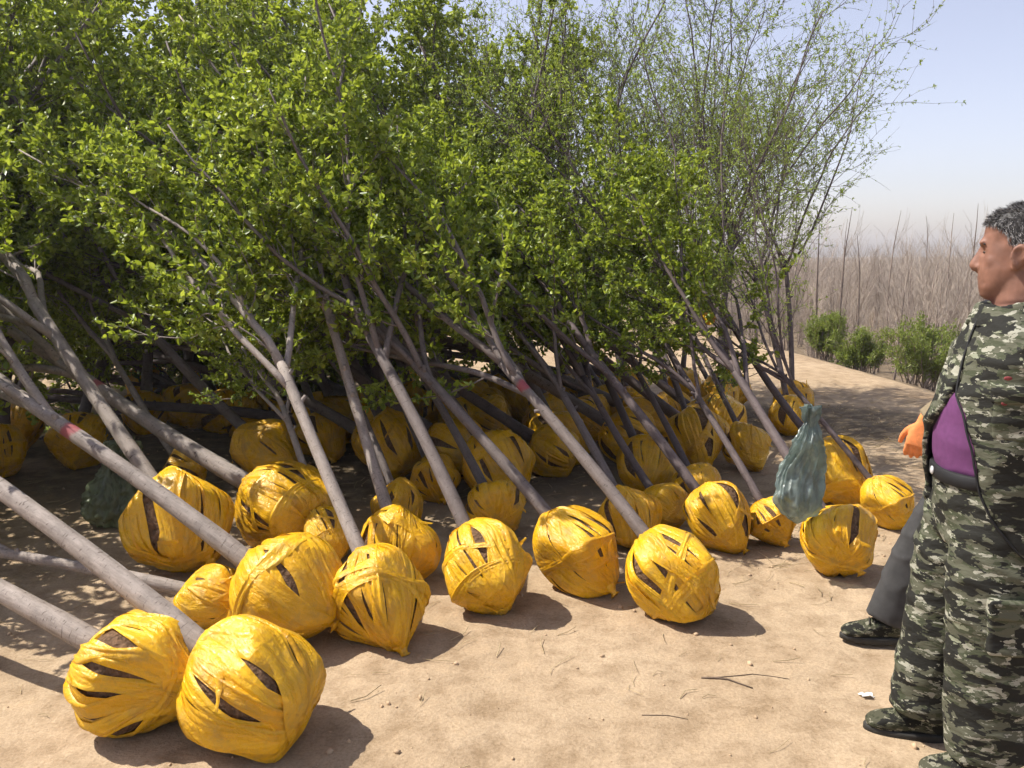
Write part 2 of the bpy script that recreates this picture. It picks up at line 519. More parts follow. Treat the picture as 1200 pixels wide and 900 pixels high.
def fbm1(t, rs, octs=4):
    v = np.zeros_like(t)
    for o in range(1, octs + 1):
        v += np.sin(t * o * 1.0 + rs.uniform(0, 6.28)) * rs.normal() / o ** 0.7
    return v

def gen_ball(seed, r0=0.235):
    rs = np.random.RandomState(seed)
    Rf = ball_shape(seed)
    # inner soil ball
    nu, nv = 40, 24
    a = np.linspace(0.02, math.pi - 0.02, nv); t = np.arange(nu) * 2 * math.pi / nu
    D = np.stack([np.sin(a)[:, None] * np.cos(t), np.sin(a)[:, None] * np.sin(t), np.cos(a)[:, None] * np.ones(nu)], -1).reshape(-1, 3)
    rr = Rf(D) * r0 * 0.965 + np.array([nz(p, 9, seed) * 0.007 for p in D])
    g = Geo()
    g.loft(list((D * rr[:, None]).reshape(nv, nu, 3)[::-1]))
    soil = g.mesh('root_ball', M['soil'])
    lowest = Rf  # support is computed from the shape later
    strips = []
    tilt, az = rs.uniform(0.0, 0.6), rs.uniform(0, 6.28)
    A = np.array((math.sin(tilt) * math.cos(az), math.sin(tilt) * math.sin(az), math.cos(tilt)))
    e1 = unit(np.cross(A, (0.3, 0.9, 0.1))); e2 = np.cross(A, e1)
    n_main = rs.randint(14, 18)
    cover = rs.uniform(1.0, 1.35)
    for k in range(n_main + rs.randint(1, 3)):
        if k < n_main:
            phi = math.pi * k / n_main + rs.normal() * 0.15
            nrm = unit(e1 * math.cos(phi) + e2 * math.sin(phi) + A * rs.normal() * 0.09)
            off, w0 = rs.normal() * 0.10, rs.uniform(0.09, 0.175) * cover
        else:
            nrm = unit(rs.normal(size=3) + A * 0.8)
            off, w0 = rs.normal() * 0.25, rs.uniform(0.10, 0.17)
        b1 = unit(np.cross(nrm, (0.1, 0.2, 0.97))); b2 = np.cross(nrm, b1)
        nT, nS = 60, 9
        T = np.arange(nT + 1) * 2 * math.pi / nT
        wv = w0 * np.clip(1 + 0.22 * fbm1(T, rs, 5), 0.25, 1.7)
        cv = off + 0.045 * fbm1(T, rs, 3)
        wv[-1], cv[-1] = wv[0], cv[0]
        S = np.linspace(-1, 1, nS)
        ridge = rs.normal(size=nS) * 0.0030
        lift = 1.010 + 0.0035 * (k % 9) + (0.006 if k >= n_main else 0)
        V, UV = [], []
        p0, p1 = rs.uniform(0, 6.28, nS), rs.uniform(0, 6.28, nS)
        for i, tt in enumerate(T):
            beta = cv[i] + wv[i] * S
            D = np.cos(beta)[:, None] * (b1 * math.cos(tt) + b2 * math.sin(tt)) + np.sin(beta)[:, None] * nrm
            rad = r0 * Rf(D) * lift
            rad += ridge * (1 + np.sin(2 * tt + p0)) + 0.0022 * np.sin(9 * tt + p1) * (1 - S ** 2)
            rad[[0, -1]] -= 0.0045 - 0.005 * np.sin(3 * tt + p0[[0, -1]])
            V.append(D * rad[:, None])
            UV.append(np.stack([np.full(nS, tt * r0), cv[i] + wv[i] * S * r0 + k * 0.37], -1))
        V[-1] = V[0].copy()
        V = np.vstack(V); UV = np.vstack(UV)
        i = np.arange(nT)[:, None] * nS; j = np.arange(nS - 1)[None, :]
        Q = np.stack([i + j, i + j + 1, i + nS + j + 1, i + nS + j], -1).reshape(-1, 4)
        strips.append(mesh_np('wrap_strip', V, Q, M['wrap'], True, UV))
    # loose film ends: tattered ribbons standing off the ball, and the gathered knot below
    ends = []
    for k in range(rs.randint(2, 4)):
        d0 = unit(rs.normal(size=3)); tg = unit(np.cross(d0, rs.normal(size=3))); sd = np.cross(d0, tg)
        nT, nS = 9, 3
        L, w = rs.uniform(0.06, 0.13), rs.uniform(0.012, 0.03)
        V, UV = [], []
        for i in range(nT):
            f = i / (nT - 1)
            D = unit(d0 + tg * f * L / r0)
            c = D * (r0 * float(Rf(D[None])[0]) * 1.03 + 0.05 * f * f * rs.uniform(0.7, 1.1))
            ww = w * (1 - 0.75 * f) * rs.uniform(0.75, 1.2)
            for s in (-1, 0, 1):
                V.append(c + sd * ww * s + D * (0.006 if s == 0 else 0) * (1 - f) + rs.normal(size=3) * 0.0015)
                UV.append((f * L, s * ww))
        i = np.arange(nT - 1)[:, None] * nS; j = np.arange(nS - 1)[None, :]
        Q = np.stack([i + j, i + j + 1, i + nS + j + 1, i + nS + j], -1).reshape(-1, 4)
        ends.append(mesh_np('loose_end', np.array(V), Q, M['wrap'], True, np.array(UV)))
    g = Geo()
    bot = float(Rf(np.array([[0, 0, -1.0]]))[0]) * r0
    rings = []
    for f, rad in ((0.0, 0.05), (0.35, 0.03), (0.6, 0.016), (0.8, 0.02), (1.0, 0.028)):
        t = np.arange(14) * 2 * math.pi / 14
        rm = rad * (1 + 0.35 * np.sin(t * 5 + seed) * f + 0.2 * rs.normal(size=14) * f)
        rings.append(np.stack([rm * np.cos(t), rm * np.sin(t), np.full(14, -bot + 0.012 - f * 0.055)], -1))
    g.loft(rings)
    knot = g.mesh('gathered_knot', M['wrap'], True, True)
    D = np.random.RandomState(1).normal(size=(1500, 3)); D /= np.linalg.norm(D, axis=1)[:, None]
    hull = D * (Rf(D) * r0 * 1.02)[:, None]
    return dict(soil=soil, strips=strips, ends=ends, knot=knot, hull=hull)

# ------------------------------------------------------------------ trees
def leaves_mesh(name, P, D, L, mat, width=0.46, seed=0, droop=0.0):
    """folded oval leaves: P base points, D directions, L lengths"""
    rs = np.random.RandomState(seed)
    n = len(P)
    D = D / (np.linalg.norm(D, axis=1)[:, None] + 1e-9)
    Rn = rs.normal(size=(n, 3))
    S = np.cross(D, Rn); S /= np.linalg.norm(S, axis=1)[:, None] + 1e-9
    U = np.cross(S, D)
    Lc = L[:, None]
    W = Lc * width * rs.uniform(0.75, 1.2, (n, 1)) * 0.5
    up = W * rs.uniform(0.15, 0.75, (n, 1))
    base = P
    tip = P + D * Lc - U * Lc * rs.uniform(0.0, 0.3, (n, 1))
    l1 = P + D * Lc * 0.30 - S * W + U * up; r1 = P + D * Lc * 0.30 + S * W + U * up
    l2 = P + D * Lc * 0.68 - S * W * 0.8 + U * up * 0.6; r2 = P + D * Lc * 0.68 + S * W * 0.8 + U * up * 0.6
    V = np.stack([base, l1, l2, tip, r2, r1], 1).reshape(-1, 3)
    i = np.arange(n)[:, None] * 6
    Q = np.vstack([i + np.array([0, 1, 2, 3]), i + np.array([0, 3, 4, 5])])
    return mesh_np(name, V, Q, mat, False)

def grow(rs, p, d, L, n, wob, trop, tropv=(0, 0, 1)):
    pts = [np.array(p, float)]
    d = unit(d)
    for i in range(n):
        d = unit(d + rs.normal(size=3) * wob + np.array(tropv) * trop)
        pts.append(pts[-1] + d * L / n)
    return np.array(pts)

def along(P, f):
    x = f * (len(P) - 1); i = min(int(x), len(P) - 2); t = x - i
    return P[i] * (1 - t) + P[i + 1] * t, unit(P[i + 1] - P[i])

def side_dir(rs, d, ang):
    s = unit(np.cross(d, rs.normal(size=3)))
    return unit(d * math.cos(ang) + s * math.sin(ang))

def gen_tree(seed, kind='slim'):
    rs = np.random.RandomState(seed)
    fine = kind == 'fine'
    bushy = kind == 'bushy'
    slim = kind in ('slim', 'thick')
    fork = 1.5 + rs.uniform(-0.05, 0.25) + (0.1 if slim else 0)
    n = 12
    z = np.linspace(0.12, fork + 0.05, n)
    bend = rs.normal(size=4) * 0.022
    path = np.stack([bend[0] * np.sin(z * 2.2) + bend[1] * z, bend[2] * np.sin(z * 1.9) + bend[3] * z, z], -1)
    path[:, :2] -= path[0, :2]
    rb = {'fine': 0.024, 'bushy': 0.038, 'slim': 0.033, 'thick': 0.039}[kind]
    rad = rb * (1.16 - 0.26 * np.clip((z - 0.12) / 1.6, 0, 1)) * (1 + 0.03 * rs.normal(size=n))
    rad[0] *= 1.25
    g = Geo(); g.tube(path, rad, 12)
    # branch collars and cut stubs on the stem
    for k in range(rs.randint(1, 4)):
        c, d = along(path, rs.uniform(0.5, 0.97))
        sd = side_dir(rs, d, 1.0)
        g.tube(np.array([c, c + sd * rb * 1.2, c + sd * rb * rs.uniform(1.5, 2.3)]), [rb * .55, rb * .4, rb * .34], 7)
    trunk = g.mesh('trunk', None)
    limbs, LP, LD, LL = [], [], [], []
    def leafy(P, dens, s0, s1):
        L = np.sum(np.linalg.norm(np.diff(P, axis=0), axis=1))
        for q in range(max(1, int(L * dens))):
            c, d = along(P, rs.uniform(0.12, 1.0))
            m = rs.randint(2, 4) if fine else rs.randint(3, 6)
            for _ in range(m):
                LP.append(c + rs.normal(size=3) * 0.006); LD.append(d * rs.uniform(0.2, 0.9) + unit(rs.normal(size=3)))
                LL.append(rs.uniform(s0, s1) * (1.15 if slim else 1.0))
    nl = rs.randint(5, 7) if fine else rs.randint(4, 6)
    a0 = rs.uniform(0, 6.28)
    for k in range(nl):
        az = a0 + k * 2 * math.pi / nl + rs.normal() * 0.3
        ang = rs.uniform(0.16, 0.75) if fine else ((rs.uniform(0.16, 0.50) if slim else rs.uniform(0.2, 0.62)) if k else 0.08)
        c, d = along(path, 1.0 - 0.05 * k if k < 4 else 0.8)
        dd = unit(np.array((math.sin(ang) * math.cos(az), math.sin(ang) * math.sin(az), math.cos(ang))))
        L = rs.uniform(1.9, 2.9) if fine else (rs.uniform(2.8, 3.5) if k == 0 else rs.uniform(1.9, 2.8))
        P = grow(rs, c - dd * 0.02, dd, L, 14, 0.075, 0.02)
        r1 = rb * (0.5 if fine else (0.8 if k == 0 else 0.6)) * rs.uniform(0.85, 1.05)
        fr = np.linspace(0, 1, len(P))
        g = Geo(); g.tube(P, r1 * (1 - 0.85 * fr) + 0.003, 7)
        nsec = rs.randint(13, 17) if fine else (rs.randint(18, 22) if k == 0 else rs.randint(13, 16))
        for q in range(nsec):
            f = rs.uniform(0.13 if slim else 0.05, 0.98)
            c2, d2 = along(P, f)
            L2 = (rs.uniform(0.7, 1.3) if fine else rs.uniform(0.45, 1.0)) * (1.1 - 0.55 * f)
            P2 = grow(rs, c2, side_dir(rs, d2, rs.uniform(0.4, 0.85) if slim else rs.uniform(0.45, 1.0)), L2, 7, 0.12 if fine else 0.15, 0.05)
            r2 = max(0.0028, r1 * (1 - 0.8 * f) * 0.45)
            g.tube(P2, np.linspace(r2, 0.0016, len(P2)), 4, False)
            leafy(P2, 13 if fine else 19, 0.016 if fine else 0.026, 0.036 if fine else 0.052)
            for w in range(rs.randint(5, 8) if fine else rs.randint(5, 8)):
                c3, d3 = along(P2, rs.uniform(0.12, 1.0))
                P3 = grow(rs, c3, side_dir(rs, d3, rs.uniform(0.4, 0.95)), rs.uniform(0.2, 0.55) if fine else rs.uniform(0.12, 0.34), 4, 0.13, 0.03)
                g.tube(P3, np.linspace(0.0019, 0.001, len(P3)), 3, False)
                leafy(P3, 16 if fine else 26, 0.016 if fine else 0.024, 0.036 if fine else 0.052)
        limbs.append(g.mesh('limb', None))
    fol = leaves_mesh('foliage', np.array(LP), np.array(LD), np.array(LL), M['leaf_fine' if fine else 'leaf'], 0.34 if fine else 0.56, seed)
    return dict(trunk=trunk, limbs=limbs, foliage=fol, fork=fork, pts=np.array(LP)[::max(1, len(LP) // 500)])

BALLS = [gen_ball(s) for s in (11, 22, 33, 44, 55, 66, 77, 88)]
BROAD = [gen_tree(s) for s in (101, 102, 103, 104, 105, 106, 107)]
THICK = [gen_tree(s, 'thick') for s in (151, 152, 153)]
BUSHY = [gen_tree(s, 'bushy') for s in (161, 162, 163, 164)]
FINE = [gen_tree(s, 'fine') for s in (201, 202, 203)]
_mesh_cache = {}
def with_mat(me, mat):
    k = (me.name, mat.name)
    if k not in _mesh_cache:
        c = me.copy(); c.name = me.name.split('.')[0]; c.materials.clear(); c.materials.append(mat)
        _mesh_cache[k] = c
    return _mesh_cache[k]

tree_rs = np.random.RandomState(5)
def place_tree(B, u, r, kind, var, ballv, bark, label, group, roll=None, name='balled_sapling', ball_k=0.90):
    """B: xy of the ball centre, u: stem direction, r: ball radius"""
    pool = {'fine': FINE, 'broad': BROAD, 'thick': THICK, 'bushy': BUSHY}[kind]
    src = pool[var % len(pool)]
    ball = BALLS[ballv % len(BALLS)]
    s = r / 0.235
    zax = Vector(u).normalized()
    q = zax.to_track_quat('Z', 'Y').to_matrix()
    if roll is None:
        # the heap settles with its branches off the ground and behind its own ball
        best = None
        r0 = tree_rs.uniform(0, 6.28)
        for k in range(14):
            a = r0 + k * 6.283 / 14
            W = src['pts'] @ np.array(q @ Matrix.Rotation(a, 3, 'Z')).T * s + np.array((B[0], B[1], r))
            dep = (W - CAM) @ FWD
            pen = np.sum(W[:, 2] < 0.55) * 1.0 + np.sum((W[:, 1] < B[1] + 0.5) & (W[:, 2] < 1.4)) * 1.5 + np.sum(dep < 2.6) * 2.0
            if best is None or pen < best[0]: best = (pen, a)
        roll = best[1]
    rot = q @ Matrix.Rotation(roll, 3, 'Z')
    bs = np.array((1.0, tree_rs.uniform(0.93, 1.05), tree_rs.uniform(0.9, 1.14))) * ball_k
    H = (ball['hull'] * bs) @ np.array(rot).T * s
    zc = -H[:, 2].min() + float(ground_z(np.array(B[0]), np.array(B[1]))) - 0.012
    root = empty(name)
    root.matrix_world = Matrix.Translation((B[0], B[1], zc)) @ rot.to_4x4() @ Matrix.Scale(s, 4)
    tag(root, label, 'tree', group)
    rbo = link('root_ball', ball['soil'], root)
    rbo.scale = bs
    for me in ball['strips']: link('wrap_strip', me, rbo)
    for me in ball['ends']: link('loose_end', me, rbo)
    if ballv % 2 == 0: link('gathered_knot', ball['knot'], rbo)
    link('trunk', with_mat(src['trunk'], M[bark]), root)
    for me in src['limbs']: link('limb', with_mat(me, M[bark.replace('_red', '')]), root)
    tag(link('foliage', src['foliage'], root), kind='stuff')
    return root

def aim(B, tx, ty, elev):
    """stem direction: passes the photo pixel (tx,ty) at the given elevation"""
    r = ray(tx, ty)
    best, bt = 1e9, None
    depth = float((B - CAM) @ FWD)
    for t in np.linspace(depth * 1.03, depth * 2.6, 700):
        d = CAM + r * t - B
        L = np.linalg.norm(d)
        if L < 0.3: continue
        e = abs(math.asin(d[2] / L) - R(elev))
        if e < best - 1e-5: best, bt = e, t
    return unit(CAM + r * bt - B), float(np.linalg.norm(CAM + r * bt - B))

def ball_from_px(cx, cy, w):
    rr = ray(cx, cy)
    depth = CAM_Z / (w / (2 * FPX) - rr[2])
    return CAM + rr * depth, w / (2 * FPX) * depth

G1 = 'saplings with yellow wrapped root balls heaped in the pile'
# cx, cy, width of the ball in the photograph, a pixel the stem passes, its elevation, kind, bark, label
HERO = [
 (165, 776, 150, 0, 688, 8, 'broad', 'bark', 'pale sapling laid almost flat whose foremost yellow ball has a wide torn brown gash'),
 (294, 788, 164, 0, 572, 17, 'broad', 'bark', 'thick pale sapling behind the largest foremost yellow ball with a tilted egg shape'),
 (337, 682, 128, 45, 480, 20, 'broad', 'bark_red', 'pale sapling forking low with a red paint mark, its ball resting behind the largest ball'),
 (255, 690, 84, 0, 648, 2, 'broad', 'bark', 'sapling lying flat on the ground with a small ball tucked behind the foremost pair'),
 (445, 694, 112, 302, 368, 30, 'broad', 'bark', 'sapling whose rounded bright ball ends in a scrunched tail beside the long curved shadow'),
 (333, 588, 112, 0, 362, 20, 'broad', 'bark_red', 'long straight pale sapling with a plump ball standing above the front balls'),
 (211, 610, 122, 75, 420, 24, 'broad', 'bark', 'sapling whose ball with dark holes lies beside the olive plastic bag'),
 (468, 634, 96, 345, 290, 36, 'broad', 'bark', 'sapling with banded ball just behind the scrunched tail ball'),
 (567, 660, 112, 442, 388, 30, 'broad', 'bark_shaded', 'sapling whose ball tapers to a pointed gathered tip on open sand'),
 (581, 592, 72, 480, 405, 27, 'broad', 'bark_shaded', 'sapling with half hidden ball behind the pointed tip ball'),
 (313, 524, 80, 215, 420, 28, 'broad', 'bark_shaded', 'sapling with slit striped ball crossed by a steep stem'),
 (378, 507, 62, 330, 380, 32, 'broad', 'bark_shaded', 'sapling with brown holed ball behind the slit striped one'),
 (461, 514, 82, 400, 400, 30, 'broad', 'bark_shaded', 'sapling whose ball is wound crosswise in wrinkled bands, sitting in shade'),
 (456, 474, 48, 395, 390, 30, 'broad', 'bark_shaded', 'sapling whose olive shaded ball peeks over the crosswise wound ball'),
 (468, 586, 62, 420, 470, 28, 'broad', 'bark_shaded', 'sapling with plain smooth ball low in the shade under the crosswise wound ball'),
 (510, 556, 58, 450, 420, 28, 'broad', 'bark_shaded', 'sapling with dim olive ball behind a steep thin stem'),
 (585, 541, 82, 470, 385, 26, 'broad', 'bark_shaded_red', 'sapling with flat topped ball lying behind a straight leaning stem'),
 (655, 506, 74, 560, 330, 30, 'broad', 'bark_shaded', 'sapling with creased ball crossed by the stem bearing the brightest red mark'),
 (677, 643, 98, 455, 380, 26, 'broad', 'bark_shaded', 'sapling with squat ball showing four dark slits on the open sand'),
 (792, 668, 108, 607, 450, 24, 'broad', 'bark_shaded_red', 'sapling with bright tattered ball and red painted stem, casting a round shadow'),
 (738, 606, 72, 640, 440, 27, 'broad', 'bark_shaded', 'sapling with small ball squeezed behind the squat slit ball'),
 (777, 588, 62, 655, 395, 28, 'broad', 'bark_dark', 'sapling with smooth rounded ball behind the bright tattered one'),
 (840, 603, 80, 700, 432, 28, 'broad', 'bark_dark', 'sapling with glossy brown gold ball beside the bright tattered one'),
 (715, 471, 54, 640, 350, 30, 'broad', 'bark_dark', 'sapling with distant ball under the drooping leafy twig'),
 (757, 540, 66, 690, 400, 30, 'broad', 'bark_dark', 'sapling with dim striped ball in the middle of the shade'),
 (815, 512, 70, 735, 330, 34, 'fine', 'bark_dark', 'thin sapling with neat round ball above the glossy brown gold one'),
 (841, 469, 52, 770, 330, 36, 'fine', 'bark_dark', 'thin sapling with farthest visible ball, crossed by a dark stem'),
 (818, 566, 56, 745, 420, 32, 'broad', 'bark_dark', 'sapling with deeply shaded ball below the neat round one'),
 (876, 521, 58, 800, 360, 36, 'fine', 'bark_dark', 'thin sapling with ball behind the hanging grey green bag'),
 (905, 608, 62, 795, 420, 30, 'broad', 'bark_dark', 'sapling whose ball shows below the hanging grey green bag'),
 (983, 556, 84, 885, 410, 34, 'fine', 'bark_dark', 'thin sapling with lumpy sunlit ball right beside the hanging bag'),
 (985, 629, 86, 830, 370, 28, 'broad', 'bark_dark', 'dark sapling with a yellow tape band, its low ball split by a brown gash'),
 (1041, 588, 62, 905, 425, 34, 'fine', 'bark_dark', 'thin forked sapling with small sunny ball beside the workers'),
 (383, 628, 62, 330, 480, 26, 'broad', 'bark', 'sapling with brownish ball squeezed behind the ball of the low forking sapling'),
 (216, 546, 56, 140, 440, 25, 'broad', 'bark', 'sapling with dull orange ball in deep shade behind the olive bag'),
 (552, 472, 56, 480, 360, 30, 'broad', 'bark_shaded', 'sapling with brown gold ball half hidden behind leaning stems in deep shade'),
]
HERO_OBJ = []
for k, (cx, cy, w, tx, ty, el, kind, bark, label) in enumerate(HERO):
    C, r = ball_from_px(cx, cy, w)
    if k < 4 or k == 5: kind = 'thick'
    u, dist = aim(C, tx, ty, el + (10 if el >= 24 else 2))
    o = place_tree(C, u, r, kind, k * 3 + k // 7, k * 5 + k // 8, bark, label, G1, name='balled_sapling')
    HERO_OBJ.append((o, C, u, r, dist))

# yellow tape band on the stem of the low ball beside the bag
o, C, u, r, dist = HERO_OBJ[31]
g = Geo()
zb = dist / (r / 0.235)
g.tube(np.array([(0, 0, zb - 0.045), (0, 0, zb - 0.015), (0, 0, zb + 0.02), (0, 0, zb + 0.045)]), [0.046, 0.05, 0.049, 0.045], 14, False)
tape = link('tape_band', g.mesh('tape_band', M['wrap'], True, True), o)

# saplings deeper in the pile, of which mainly the crowns show
G2 = 'saplings deep in the shaded heart of the pile'
DEEP = []
rs = np.random.RandomState(77)
for (x, y, el, az) in [(-3.6, 5.0, 46, -20), (-4.3, 4.8, 55, 0), (-1.5, 6.1, 50, -26), (-0.6, 6.3, 50, -30), (0.1, 6.8, 50, -32), (0.7, 7.3, 50, -20),
                       (-4.4, 5.8, 52, 5), (-4.0, 6.6, 58, 0), (-1.9, 7.2, 58, -18), (-0.9, 7.6, 58, -24), (-0.1, 8.0, 58, -20), (-4.9, 4.9, 50, -5),
                       (-3.9, 5.4, 62, -8), (-1.2, 8.6, 62, -10), (-2.6, 8.2, 62, -12), (0.6, 8.5, 60, -20), (-5.2, 6.5, 58, -5), (-4.6, 7.6, 60, 0), (0.4, 6.2, 38, -35),
                       (-3.7, 5.9, 66, -8), (-1.0, 5.6, 56, -30), (-0.4, 5.9, 56, -34), (0.3, 7.0, 62, -30), (-2.3, 6.7, 60, -30), (-3.3, 7.4, 64, -8),
                       (-4.3, 6.6, 22, -20), (-2.4, 7.3, 22, -30), (-1.2, 7.3, 20, -44), (-0.3, 7.2, 22, -36), (0.5, 7.6, 22, -48), (1.1, 7.9, 24, -50), (1.3, 8.8, 26, -60),
                       (-2.0, 6.5, 9, -60), (-1.2, 6.6, 9, -62), (-0.2, 6.6, 10, -70), (0.6, 6.9, 10, -72), (1.2, 7.2, 12, -68), (-1.6, 5.9, 9, -75), (-0.6, 7.9, 12, -60), (0.9, 8.2, 14, -66), (-2.9, 7.6, 10, -45), (-1.7, 6.3, 14, -58),
                       (-2.6, 8.9, 8, -70), (-1.4, 9.0, 8, -80), (-0.2, 9.1, 9, -75), (1.0, 9.2, 10, -80), (-3.8, 8.6, 8, -60),
                       (0.3, 5.0, 28, -62), (0.9, 5.3, 26, -60), (1.5, 5.5, 30, -62), (-0.4, 4.9, 26, -64), (-1.0, 5.2, 24, -60), (0.6, 6.0, 32, -58), (1.7, 6.2, 34, -58), (-0.2, 5.9, 30, -64),
                       (-3.0, 7.6, 50, -10), (-3.2, 8.6, 56, -15), (-2.4, 9.2, 60, -25), (-2.6, 6.4, 15, -40), (-3.3, 6.2, 30, -20)]:
    if x > -3.3 and y < 7.0: y += 1.0          # behind the rows of balls that show
    el, az = R(el + rs.normal() * 3), R(az + rs.normal() * 8)
    u = np.array((math.sin(az) * math.cos(el), math.cos(az) * math.cos(el), math.sin(el)))
    k = len(DEEP)
    DEEP.append(place_tree((x, y), u, rs.uniform(0.23, 0.28), 'bushy' if el < R(23) or el > R(36) else 'broad', k * 3 + 1, k * 3, 'bark_dark' if k % 3 else 'bark_shaded',
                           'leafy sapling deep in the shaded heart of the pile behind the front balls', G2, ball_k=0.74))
G3 = 'fine twigged saplings at the open end of the pile'
for k, (x, y, el, az) in enumerate([(1.5, 7.6, 62, -28), (2.2, 8.3, 68, 10), (1.2, 8.6, 66, -5), (2.75, 8.0, 66, 0), (1.9, 9.2, 74, 40), (0.7, 8.0, 60, -15), (2.5, 7.3, 62, -20), (1.8, 7.0, 66, 20), (1.1, 7.4, 64, -30)]):
    el, az = R(el), R(az)
    u = np.array((math.sin(az) * math.cos(el), math.cos(az) * math.cos(el), math.sin(el)))
    place_tree((x - 0.02, y), u, 0.222 + 0.02 * (k % 3), 'fine', k, k * 3 + 1, 'bark_dark',
               'fine twigged sapling leaning steeply at the open sandy end of the pile', G3, name='fine_twigged_sapling', ball_k=0.76)

# ------------------------------------------------------------------ plastic bags
def bag_mesh(profile, folds, seed, mat, squash=0.62, crumple=0.012):
    """thin crumpled film: deep pleats running down from the gathered neck, creases and dents"""
    rs = np.random.RandomState(seed)
    g = Geo(); rings = []
    k = 110
    t = np.arange(k) * 2 * math.pi / k
    ph = rs.uniform(0, 6.28, 6); am = rs.uniform(0.5, 1, 6)
    zs = np.linspace(profile[0][0], profile[-1][0], 64)
    for z in zs:
        rad, fa = interp(profile, z)
        tw = t + 0.9 * nz((0, 0, z), 2.2, seed + 4)
        m = sum(a * (1 - 2 * np.abs(np.sin(tw * f / 2 + p + z * 1.6))) for a, f, p in zip(am, folds, ph)) / 3
        rr = rad * (1 + fa * m)
        P = np.stack([rr * np.cos(t), rr * np.sin(t) * squash, np.full(k, z)], -1)
        d = np.array([abs(nz((p[0], p[1], p[2] * 0.5), 16, seed)) * -1.6 + nz(p, 34, seed + 2) * 0.5 for p in P]) * crumple * min(1.0, rad / 0.06)
        P[:, 0] += np.cos(t) * d; P[:, 1] += np.sin(t) * d
        P[:, 2] += 0.03 * fa * np.sin(t * 3 + ph[0]) * (z - zs[0])
        P += np.array((nz((0, 0, z), 5, seed), nz((0, 0, z), 5, seed + 9), 0)) * 0.05
        rings.append(P)
    g.loft(rings)
    return g.mesh('bag', mat)

bag_c = at(931, 613, 4.22)
prof = [(0.0, 0.010, 0.3), (0.025, 0.05, 0.3), (0.06, 0.100, 0.22), (0.12, 0.142, 0.2), (0.2, 0.152, 0.2), (0.28, 0.140, 0.24), (0.36, 0.112, 0.32), (0.43, 0.084, 0.4), (0.485, 0.060, 0.45), (0.52, 0.036, 0.5), (0.55, 0.052, 0.6), (0.60, 0.062, 0.7)]
b = link('plastic_bag', bag_mesh(prof, (2, 5, 7, 11, 16, 21), 3, M['bag'], 0.55, 0.02))
b.location = bag_c
b.rotation_euler = (0.05, 0.07, 0.35)
tag(b, 'grey green plastic bag hanging knotted from a dark stem', 'bag')
prof2 = [(0.0, 0.10, 0.1), (0.015, 0.20, 0.15), (0.08, 0.245, 0.16), (0.17, 0.235, 0.18), (0.25, 0.19, 0.25), (0.31, 0.13, 0.35), (0.37, 0.10, 0.5), (0.44, 0.12, 0.5), (0.5, 0.10, 0.6)]
b2c = on_ground(150, 612)
b = link('plastic_bag', bag_mesh(prof2, (3, 6, 9, 13, 17, 23), 8, M['bag2'], 0.8, 0.03))
b.location = (b2c[0], b2c[1], float(ground_z(b2c[0], b2c[1])) - 0.005)
b.rotation_euler = (0, 0, 0.5)
tag(b, 'olive plastic bag slumped on the ground in shade under pale stems', 'bag')

# ------------------------------------------------------------------ people
def ring(c, rf, rb, ry, n=36, e=2.2, ax=(1, 0, 0), ay=(0, 1, 0)):
    t = np.arange(n) * 2 * math.pi / n
    cx, sy = np.cos(t), np.sin(t)
    x = np.sign(cx) * np.abs(cx) ** (2 / e); y = np.sign(sy) * np.abs(sy) ** (2 / e)
    x = np.where(x > 0, x * rf, x * rb)
    return np.asarray(c) + x[:, None] * np.asarray(ax) + (y * ry)[:, None] * np.asarray(ay)

def limb_rings(P, rads, n=24, sub=5, fx=1.0, fy=1.0):
    """smooth tapered limb through joints P with radii"""
    P = np.array(P, float)
    t = np.arange(len(P)); ts = np.linspace(0, len(P) - 1, (len(P) - 1) * sub + 1)
    Q = np.stack([np.interp(ts, t, P[:, i]) for i in range(3)], -1)
    rr = np.interp(ts, t, rads)
    for _ in range(2):
        Q[1:-1] = (Q[:-2] + 2 * Q[1:-1] + Q[2:]) / 4
    T = np.gradient(Q, axis=0); T /= np.linalg.norm(T, axis=1)[:, None]
    out = []
    for q, tt, r_ in zip(Q, T, rr):
        ay = unit(np.cross(tt, (1, 0, 0.001))) if abs(tt[0]) < 0.9 else unit(np.cross(tt, (0, 0, 1)))
        ax = np.cross(ay, tt)
        out.append(ring(q, r_ * fx, r_ * fx, r_ * fy, n, 2.0, ax, ay))
    return out

def voxel(g, size, name, mat, smooth=3, disp=None):
    me = g.mesh('tmp')
    o = bpy.data.objects.new('tmp', me); COL.objects.link(o)
    m = o.modifiers.new('r', 'REMESH'); m.mode = 'VOXEL'; m.voxel_size = size
    if smooth:
        s = o.modifiers.new('s', 'SMOOTH'); s.iterations = smooth; s.factor = 0.5
    dg = bpy.context.evaluated_depsgraph_get()
    out = bpy.data.meshes.new_from_object(o.evaluated_get(dg))
    bpy.data.objects.remove(o); bpy.data.meshes.remove(me)
    out.name = name
    out.materials.clear(); out.materials.append(mat)
    if disp:
        n = len(out.vertices)
        co = np.empty(n * 3, np.float32); out.vertices.foreach_get('co', co); co = co.reshape(-1, 3)
        no = np.array([v.normal[:] for v in out.vertices])
        d = np.array([disp(p) for p in co])
        out.vertices.foreach_set('co', (co + no * d[:, None]).astype(np.float32).ravel())
    out.polygons.foreach_set('use_smooth', np.ones(len(out.polygons), bool))
    out.update()
    return out

